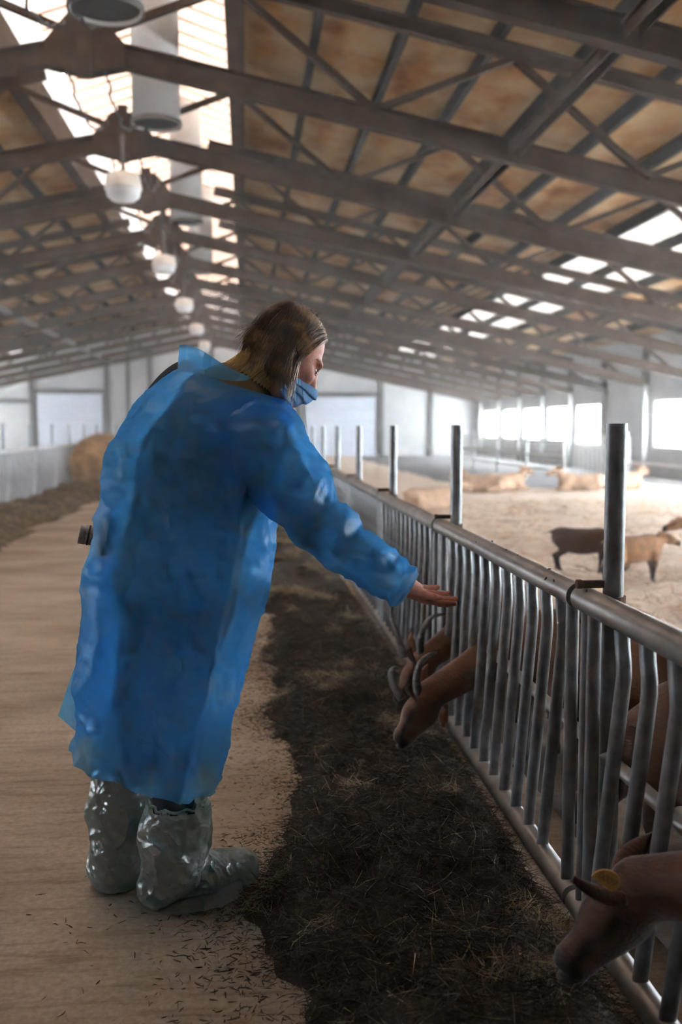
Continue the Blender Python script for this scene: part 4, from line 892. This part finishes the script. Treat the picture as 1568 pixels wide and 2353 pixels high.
# sleeve
sk = [(520, 992, 2.575, .100), (560, 1010, 2.54, .125), (605, 1040, 2.51, .122), (655, 1095, 2.485, .104), (700, 1150, 2.465, .088), (745, 1205, 2.45, .074), (800, 1255, 2.44, .067), (860, 1302, 2.43, .060), (905, 1333, 2.43, .054), (934, 1352, 2.43, .049)]
SK = interp([tuple(W(u, v, y)) + (r,) for u, v, y, r in sk], 120); Vs_ = []; NS = 84
for i in range(120):
    p = Vector(SK[i, :3]); d = (Vector(SK[min(i + 1, 119), :3]) - Vector(SK[max(i - 1, 0), :3])).normalized(); r1 = d.cross(Vector((0, 1, 0))).normalized(); r2 = d.cross(r1); t = i / 119
    for j in range(NS):
        a = 2 * PI * j / NS; o_ = r1 * math.cos(a) + r2 * math.sin(a); q = p + o_ * SK[i, 3]
        wv = 0.007 * math.sin(t * 42 + 2.2 * math.sin(a + 1)) * math.exp(-((t - 0.60) / 0.14) ** 2) + 0.006 * math.sin(t * 60 + 3 * math.sin(a)) * math.exp(-((t - 0.93) / 0.06) ** 2)
        n_ = 0.008 * mnoise.noise(q * 6) + 0.009 * (1 - min(1, 3.2 * abs(mnoise.noise(q * 8)))) + 0.006 * (1 - min(1, 3.2 * abs(mnoise.noise(q * 17)))) + 0.002 * mnoise.noise(q * 45) - 0.004
        Vs_.append(tuple(q + o_ * (wv + n_ * min(1, t * 5))))
link('sleeve', mesh('sleeve', Vs_, grid_faces(120, NS), M['gown'], True, OFF), gown)
# collar, standing open behind the neck
Vc = []; nr, nc = 12, 80
for i in range(nr):
    t = i / (nr - 1)
    L_ = W(408 + 5 * t, 848 - 56 * t, 2.63); R_ = W(628 - 22 * t, 916 - 34 * t, 2.63); c_ = (L_ + R_) / 2; e1 = (R_ - L_) / 2
    for j in range(nc):
        a = 2 * PI * j / nc; p = c_ + e1 * math.cos(a) + Vector((0, (0.108 + 0.012 * t) * math.sin(a), 0)); p += Vector((0, 0, 0.006 * math.sin(3 * a + 2) * t)); Vc.append(tuple(p + Vector((0.004 * mnoise.noise(p * 18), 0.004 * mnoise.noise(p * 15), 0))))
link('collar', mesh('collar', Vc, grid_faces(nr, nc), M['gown'], True, OFF), gown)
# loose back flap and the gown's other edge
fl = [((228, 1170, 2.74), (243, 1080, 2.74)), ((206, 1330, 2.75), (300, 1330, 2.80)), ((192, 1470, 2.76), (300, 1470, 2.83)), ((158, 1565, 2.77), (300, 1590, 2.84)), ((130, 1650, 2.78), (300, 1735, 2.85))]
FL = interp([tuple(W(*a)) + tuple(W(*b_)) for a, b_ in fl], 50); Vf = []
for i in range(50):
    A_, B_ = Vector(FL[i, :3]), Vector(FL[i, 3:]); 
    for j in range(24):
        t = j / 23; p = A_.lerp(B_, t) + Vector((0, 0.03 * math.sin(t * 7 + i * 0.05) * i / 50, 0.02 * (0 if i < 49 else 1) * 0)); Vf.append(tuple(p + Vector((0, 0.008 * mnoise.noise(p * 9), 0))))
link('gown_flap', mesh('gown_flap', Vf, grid_faces(50, 24, False), M['gown'], True, OFF), gown)
# overshoes: plastic bags over boots
def overshoe(foot_a, foot_b, ank, top, rt, ra, seed, wide):
    fa, fb, an, tp = Vector(foot_a), Vector(foot_b), Vector(ank), Vector(top)
    pr = [('cap', tp + (tp - an).normalized() * 0.03, (tp + an) / 2, rt, rt * 1.10), ('cap', (tp + an) / 2, an, rt * 1.10, ra), ('cap', an, fa, ra, 0.052), ('cap', fa, fb, 0.050, 0.044, ((0, 0, 1), 0.85)), ('cap', (an + fb) / 2 + Vector((0, 0, -0.02)), fb, 0.06, 0.045)]
    V, Fq = solid(pr, 0.006, 0.03); V = relax(V, Fq, 1)
    V = crumple(V, Fq, 0.006, 8, seed); V = crumple(V, Fq, 0.0035, 21, seed + 3); V = crumple(V, Fq, 0.0022, 50, seed + 7)
    V[:, 2] = np.maximum(V[:, 2], 0.003)
    return V, Fq
def cut_top(V, Fq, z, wob):
    keep = (V[Fq][:, :, 2].mean(1) < z + wob * np.sin(V[Fq][:, :, 0].mean(1) * 140)); return Fq[keep]
for nm, fa_, fb_, an_, tp_, rt, ra, sd, zc in (('right', W(372, 2080, 2.56), W(548, 2042, 2.66), W(398, 1985, 2.56), W(408, 1855, 2.555), 0.076, 0.070, 1.0, 1842), ('left', W(262, 2060, 2.70), W(330, 2035, 2.84), W(270, 1985, 2.68), W(274, 1745, 2.69), 0.068, 0.068, 5.0, 1700)):
    fa_.z = 0.045; fb_.z = 0.042
    V, Fq = overshoe(fa_, fb_, an_, tp_, rt, ra, sd, 1)
    zt = W(400, zc, 2.56).z; Fq = cut_top(V, Fq, zt, 0.006)
    oc = link('overshoe', mesh('overshoe', V, Fq, M['cover'], True, OFF), person)
    # loose bottom flap of the bag
    if nm == 'right':
        fp = [W(352, 2096, 2.53), W(378, 2116, 2.49), W(430, 2110, 2.48), W(500, 2090, 2.51), W(560, 2070, 2.57)]; Vq = []
        for i, q in enumerate(interp([tuple(p) for p in fp], 24)):
            t = i / 23; inn = Vector(fa_).lerp(Vector(fb_), t); q = Vector(q); q.z = 0.006
            for j in range(8):
                s = j / 7; p = q.lerp(inn, s); p.z = 0.006 + (0.028 + 0.012 * math.sin(t * 9)) * math.sin(PI * s * 0.8) + 0.006 * mnoise.noise(p * 30); Vq.append(tuple(p))
        link('bag_flap', mesh('bag_flap', Vq, grid_faces(24, 8, False), M['cover'], True, OFF), oc)
    # gathered elastic edge
    ring = []
    for j in range(61):
        a = 2 * PI * j / 60; tt = Vector(tp_); ring.append((tt.x + (rt - 0.006 + 0.004 * math.sin(13 * a)) * math.cos(a), tt.y + (rt - 0.006 + 0.004 * math.sin(13 * a)) * math.sin(a), zt + 0.004 * math.sin(9 * a)))
    part('elastic_edge', lambda q: q.tube(ring, 0.004, 6), M['cover'], oc, True, OFF)
    bo_ = [('cap', an_, fa_, 0.058, 0.046), ('cap', fa_, fb_, 0.042, 0.034, ((0, 0, 1), 0.85)), ('cap', (Vector(an_) + Vector(fb_)) / 2 - Vector((0, 0, 0.03)), fb_, 0.045, 0.034), ('cap', an_, Vector(an_).lerp(Vector(tp_), 0.8), 0.056, 0.062)]
    sdf_part('boot', bo_, 0.009, 0.025, M['boot'])
# face mask with pleats and ear loop
def face_pt(b_, c, out):
    """point on the lower face: b_ sideways (-1..1), c height"""
    a = b_ * 1.25; r1, r2 = 0.098 + 0.030 * math.exp(-((c + 0.042) / 0.04) ** 2) * math.exp(-(b_ / 0.45) ** 2) - 0.012 * max(0, (-c - 0.07) / 0.04), 0.066
    return Vector(Hd(-0.004 + (r1 + out) * math.cos(a), (r2 + out) * math.sin(a) , c))
nr, nc = 34, 40; Vm = []
for i in range(nr):
    t = i / (nr - 1)
    for j in range(nc):
        b_ = j / (nc - 1) * 2 - 1; sp = 0.50 + 0.50 * (1 - abs(b_) ** 1.5)
        c = -0.072 + (0.044 - 0.094 * t) * sp * 1.05
        pl_ = 0.006 * ((t * 4) % 1.0) * (1 - 0.3 * abs(b_))
        p = face_pt(b_, c, 0.004 + pl_); Vm.append(tuple(p + Vector((1, 0, 0)) * 0.0025 * mnoise.noise(p * 45)))
mk = link('face_mask', mesh('face_mask', Vm, grid_faces(nr, nc, False), M['mask'], True, OFF), person)
for s in (-1, 1):
    e_ = Vector(Hd(-0.010, s * 0.086, 0.012))
    part('ear_loop', lambda q: q.tube([face_pt(s, -0.034, 0.006), (face_pt(s, -0.034, 0.006) + e_) / 2 + hu * 0.008 + hl * s * 0.01, e_, Vector(Hd(-0.026, s * 0.084, -0.02)), (face_pt(s, -0.08, 0.006) + Vector(Hd(-0.026, s * 0.084, -0.03))) / 2 - hu * 0.006, face_pt(s, -0.078, 0.006)], 0.0016, 6), M['strap'], mk, True, OFF)
# --- hair: a bob parted in the middle, strands flowing over the skull and down
hcen = Vector((-0.008, 0.0, 0.029)); hrad = Vector((0.098, 0.084, 0.094))
def hair_path(u, s, rad, cut, jit, n=26):
    """strand in head coordinates: u 0 at the forehead .. 0.6 crown .. 1 straight back; s side"""
    R_ = hrad * rad
    if u < 0.6:
        a = 0.070 - 0.125 * u / 0.6; d0 = Vector((-0.35 if u < 0.2 else -0.1, s, 0.0))
    else:
        ps = (u - 0.6) / 0.4 * PI / 2; a = -0.055; d0 = Vector((-math.sin(ps), s * math.cos(ps), 0))
    k_ = math.sqrt(max(0.02, 1 - ((a - hcen.x) / R_.x) ** 2)); p = Vector((a, s * 0.003, hcen.z + R_.z * k_)); pts = [p.copy()]; L = 0; prev = d0.normalized()
    for i in range(60):
        q = p - hcen; nrm = Vector((q.x / R_.x ** 2, q.y / R_.y ** 2, q.z / R_.z ** 2)).normalized()
        w = min(1.0, L / 0.09)
        dn = Vector((-0.42 if (p.z > 0 and p.x > -0.01) else (0.26 if p.z < -0.01 else 0.0), 0, -1.0))
        d = d0 * (1 - w) + dn * w + Vector(jit) * w
        if d.dot(nrm) < 0: d = d - nrm * d.dot(nrm)
        d = (d.normalized() + prev * 0.5).normalized(); prev = d
        p = p + d * 0.0085; L += 0.0085
        q = p - hcen; e = math.sqrt((q.x / R_.x) ** 2 + (q.y / R_.y) ** 2 + (q.z / R_.z) ** 2)
        if e < 1 or p.z > 0.012: p = hcen + q / e
        pts.append(p.copy())
        if p.z < -0.080 - 0.36 * p.x + cut: break
    return pts
def resample(pts, n):
    A = np.array([tuple(p) for p in pts]); t = np.linspace(0, len(A) - 1, n); i = np.minimum(t.astype(int), len(A) - 2); f = (t - i)[:, None]
    B = A[i] * (1 - f) + A[i + 1] * f; return [Vector(Hd(*p)) for p in B]
hb = MB()
for s in (-1, 1):
    for k in range(1500 if s < 0 else 900):
        u = random.random(); rad = 1.0 + random.uniform(-0.055, 0.035)
        # strands bunch into locks
        lock = math.floor(u * 34) / 34; jl = random.Random(int(lock * 1000) + (7 if s > 0 else 0))
        jit = (jl.gauss(0, 0.10) + random.gauss(0, 0.035), jl.gauss(0, 0.06) + random.gauss(0, 0.03), 0)
        pts = resample(hair_path(u, s, rad, jl.gauss(0, 0.008) + random.gauss(0.0, 0.006), jit), 16)
        r0 = random.uniform(0.0006, 0.0015); hb.tube(pts, [r0] * 11 + [r0 * 0.95, r0 * 0.85, r0 * 0.7, r0 * 0.5, r0 * 0.2], 3, False)
hair = hb.build('hair', M['hair'], person, True, OFF)
Vu = []; nu = 60
for s in (-1, 1):
    for k in range(nu): Vu += [tuple(p) for p in resample(hair_path(k / (nu - 1), s, 0.955, 0.012, (0, 0, 0)), 24)]
Fu = np.concatenate([grid_faces(nu, 24, False), grid_faces(nu, 24, False) + nu * 24])
link('hair_mass', mesh('hair_mass', Vu, Fu, M['hair'], True, OFF), hair)
fl_b = MB()
for k in range(110):
    u = random.uniform(0.25, 1); s = random.choice((-1, -1, 1)); pts = resample(hair_path(u, s, 1.05 + random.uniform(0, 0.08), random.gauss(0, 0.02), (random.gauss(0, 0.3), random.gauss(0, 0.3), random.gauss(0, 0.1))), 14)
    fl_b.tube(pts, 0.0004, 3, False)
tag(fl_b.build('flyaway_hairs', M['hair'], hair, True, OFF), kind='stuff'); hair['kind'] = 'stuff'
# --- camera slung at her back hip, on a black strap
cb = W(236, 1236, 2.74)
kam = empty('photo_camera', cb)
tag(kam, 'small camera with a silver lens hanging at the hip on a black strap', 'camera')
part('camera_body', lambda q: [q.box((-0.01, -0.055, -0.04), (0.028, 0.06, 0.038)), q.box((-0.008, -0.02, 0.038), (0.02, 0.02, 0.055))], M['black'], kam)
lens = part('lens', lambda q: q.lathe([(0.0, -0.045), (0.022, -0.045), (0.0255, -0.052), (0.0275, -0.052), (0.0275, -0.036), (0.0262, -0.034), (0.0262, -0.012), (0.0285, -0.010), (0.0285, 0.012)], (-0.01, 0, 0), 36, 'x'), M['cam_metal'], kam); auto_smooth(lens, 30)
part('lens_ring', lambda q: q.lathe([(0.0270, -0.030), (0.0278, -0.029), (0.0278, -0.026), (0.0270, -0.025)], (-0.01, 0, 0), 36, 'x'), M['black'], lens)
part('front_glass', lambda q: q.lathe([(0.0, -0.047), (0.021, -0.046)], (-0.01, 0, 0), 24, 'x'), M['eye'], lens)
lens.rotation_euler = (0, 0.22, 0.12)
def ribbon(pts, w, th, up):
    q = MB()
    for a, b_ in zip(pts[:-1], pts[1:]): q.bar(a, b_, w, th, up)
    return q
sp_ = [Vector(p) - cb for p in interp([tuple(W(*p)) for p in ((240, 1205, 2.755), (256, 1080, 2.745), (288, 985, 2.735), (330, 915, 2.72), (372, 864, 2.69), (412, 838, 2.655), (440, 842, 2.62))], 30)]
rb = MB()
for i in range(len(sp_) - 1): rb.bar(sp_[i], sp_[i + 1] + (sp_[i + 1] - sp_[i]) * 0.15, 0.024, 0.0025, up=(-0.75, -0.45, 0.5))
so = rb.build('strap', M['strap'], kam)
part('strap_logo', lambda q: [q.bar(sp_[24] + Vector((0, -0.004, 0.006)), sp_[25] + Vector((0, -0.004, 0.006)), 0.006, 0.003, up=(-0.6, -0.6, 0.5))], M['white_metal'], so)

# --- a few flies resting on the top rail
M['fly'] = mat('black_fly', (0.008, 0.008, 0.009), rough=0.4)
M['fly_wing'] = mat('grey_fly_wing', (0.10, 0.10, 0.10), rough=0.3)
fly0 = None
for yy_, sd_, an_ in ((3.30, 0.35, 0.4), (3.05, -0.2, 2.0), (2.92, -0.15, 1.0), (2.62, 0.0, 2.6), (2.56, -1.05, 0.3), (2.50, -0.95, 1.7), (3.38, -1.0, 2.2), (2.28, -0.5, 1.2)):
    if fly0 is None:
        f0 = fly0 = empty('fly')
        part('body', lambda q: q.lathe([(0.0, -0.0045), (0.0016, -0.003), (0.0020, 0.0), (0.0015, 0.0028), (0.0017, 0.0036), (0.0, 0.0052)], (0, 0, 0.0018), 8, 'x'), M['fly'], f0, True)
        for s in (-1, 1): part('wing', lambda q: q.add([(0.001, 0, 0.0038), (-0.006, s * 0.0030, 0.0034), (-0.0065, s * 0.0008, 0.0034), (0.001, 0, 0.0041), (-0.006, s * 0.0030, 0.0037), (-0.0065, s * 0.0008, 0.0037)], [(0, 1, 2), (5, 4, 3), (0, 3, 4, 1), (1, 4, 5, 2), (2, 5, 3, 0)]), M['fly_wing'], f0)
    else: f0 = copy_tree(fly0)
    f0.location = (RX + 0.0312 * math.sin(sd_), yy_, 0.832 + 0.0312 * math.cos(sd_)); f0.rotation_euler = (0, sd_, an_)
    tag(f0, 'tiny black fly resting on the grey top rail of the nearest fence', 'fly', 'flies on the top rail')
# ------------------------------------------------------------------ dusty air in the barn
hz = MB(); hz.box((WL + 0.01, 0.3, 0.0), (WR - 0.01, Y1 - 0.01, 5.5))
hm = bpy.data.materials.new('dusty_air'); hm.use_nodes = True; nt = hm.node_tree; nt.nodes.remove(nt.nodes['Principled BSDF'])
vs = nt.nodes.new('ShaderNodeVolumeScatter'); vs.inputs['Density'].default_value = 0.0055; vs.inputs['Anisotropy'].default_value = 0.35; vs.inputs[0].default_value = (1, 0.91, 0.82, 1)
nt.links.new(vs.outputs[0], nt.nodes['Material Output'].inputs['Volume'])
tag(hz.build('haze', hm), 'thin dusty haze filling the whole barn', 'haze', kind='stuff')
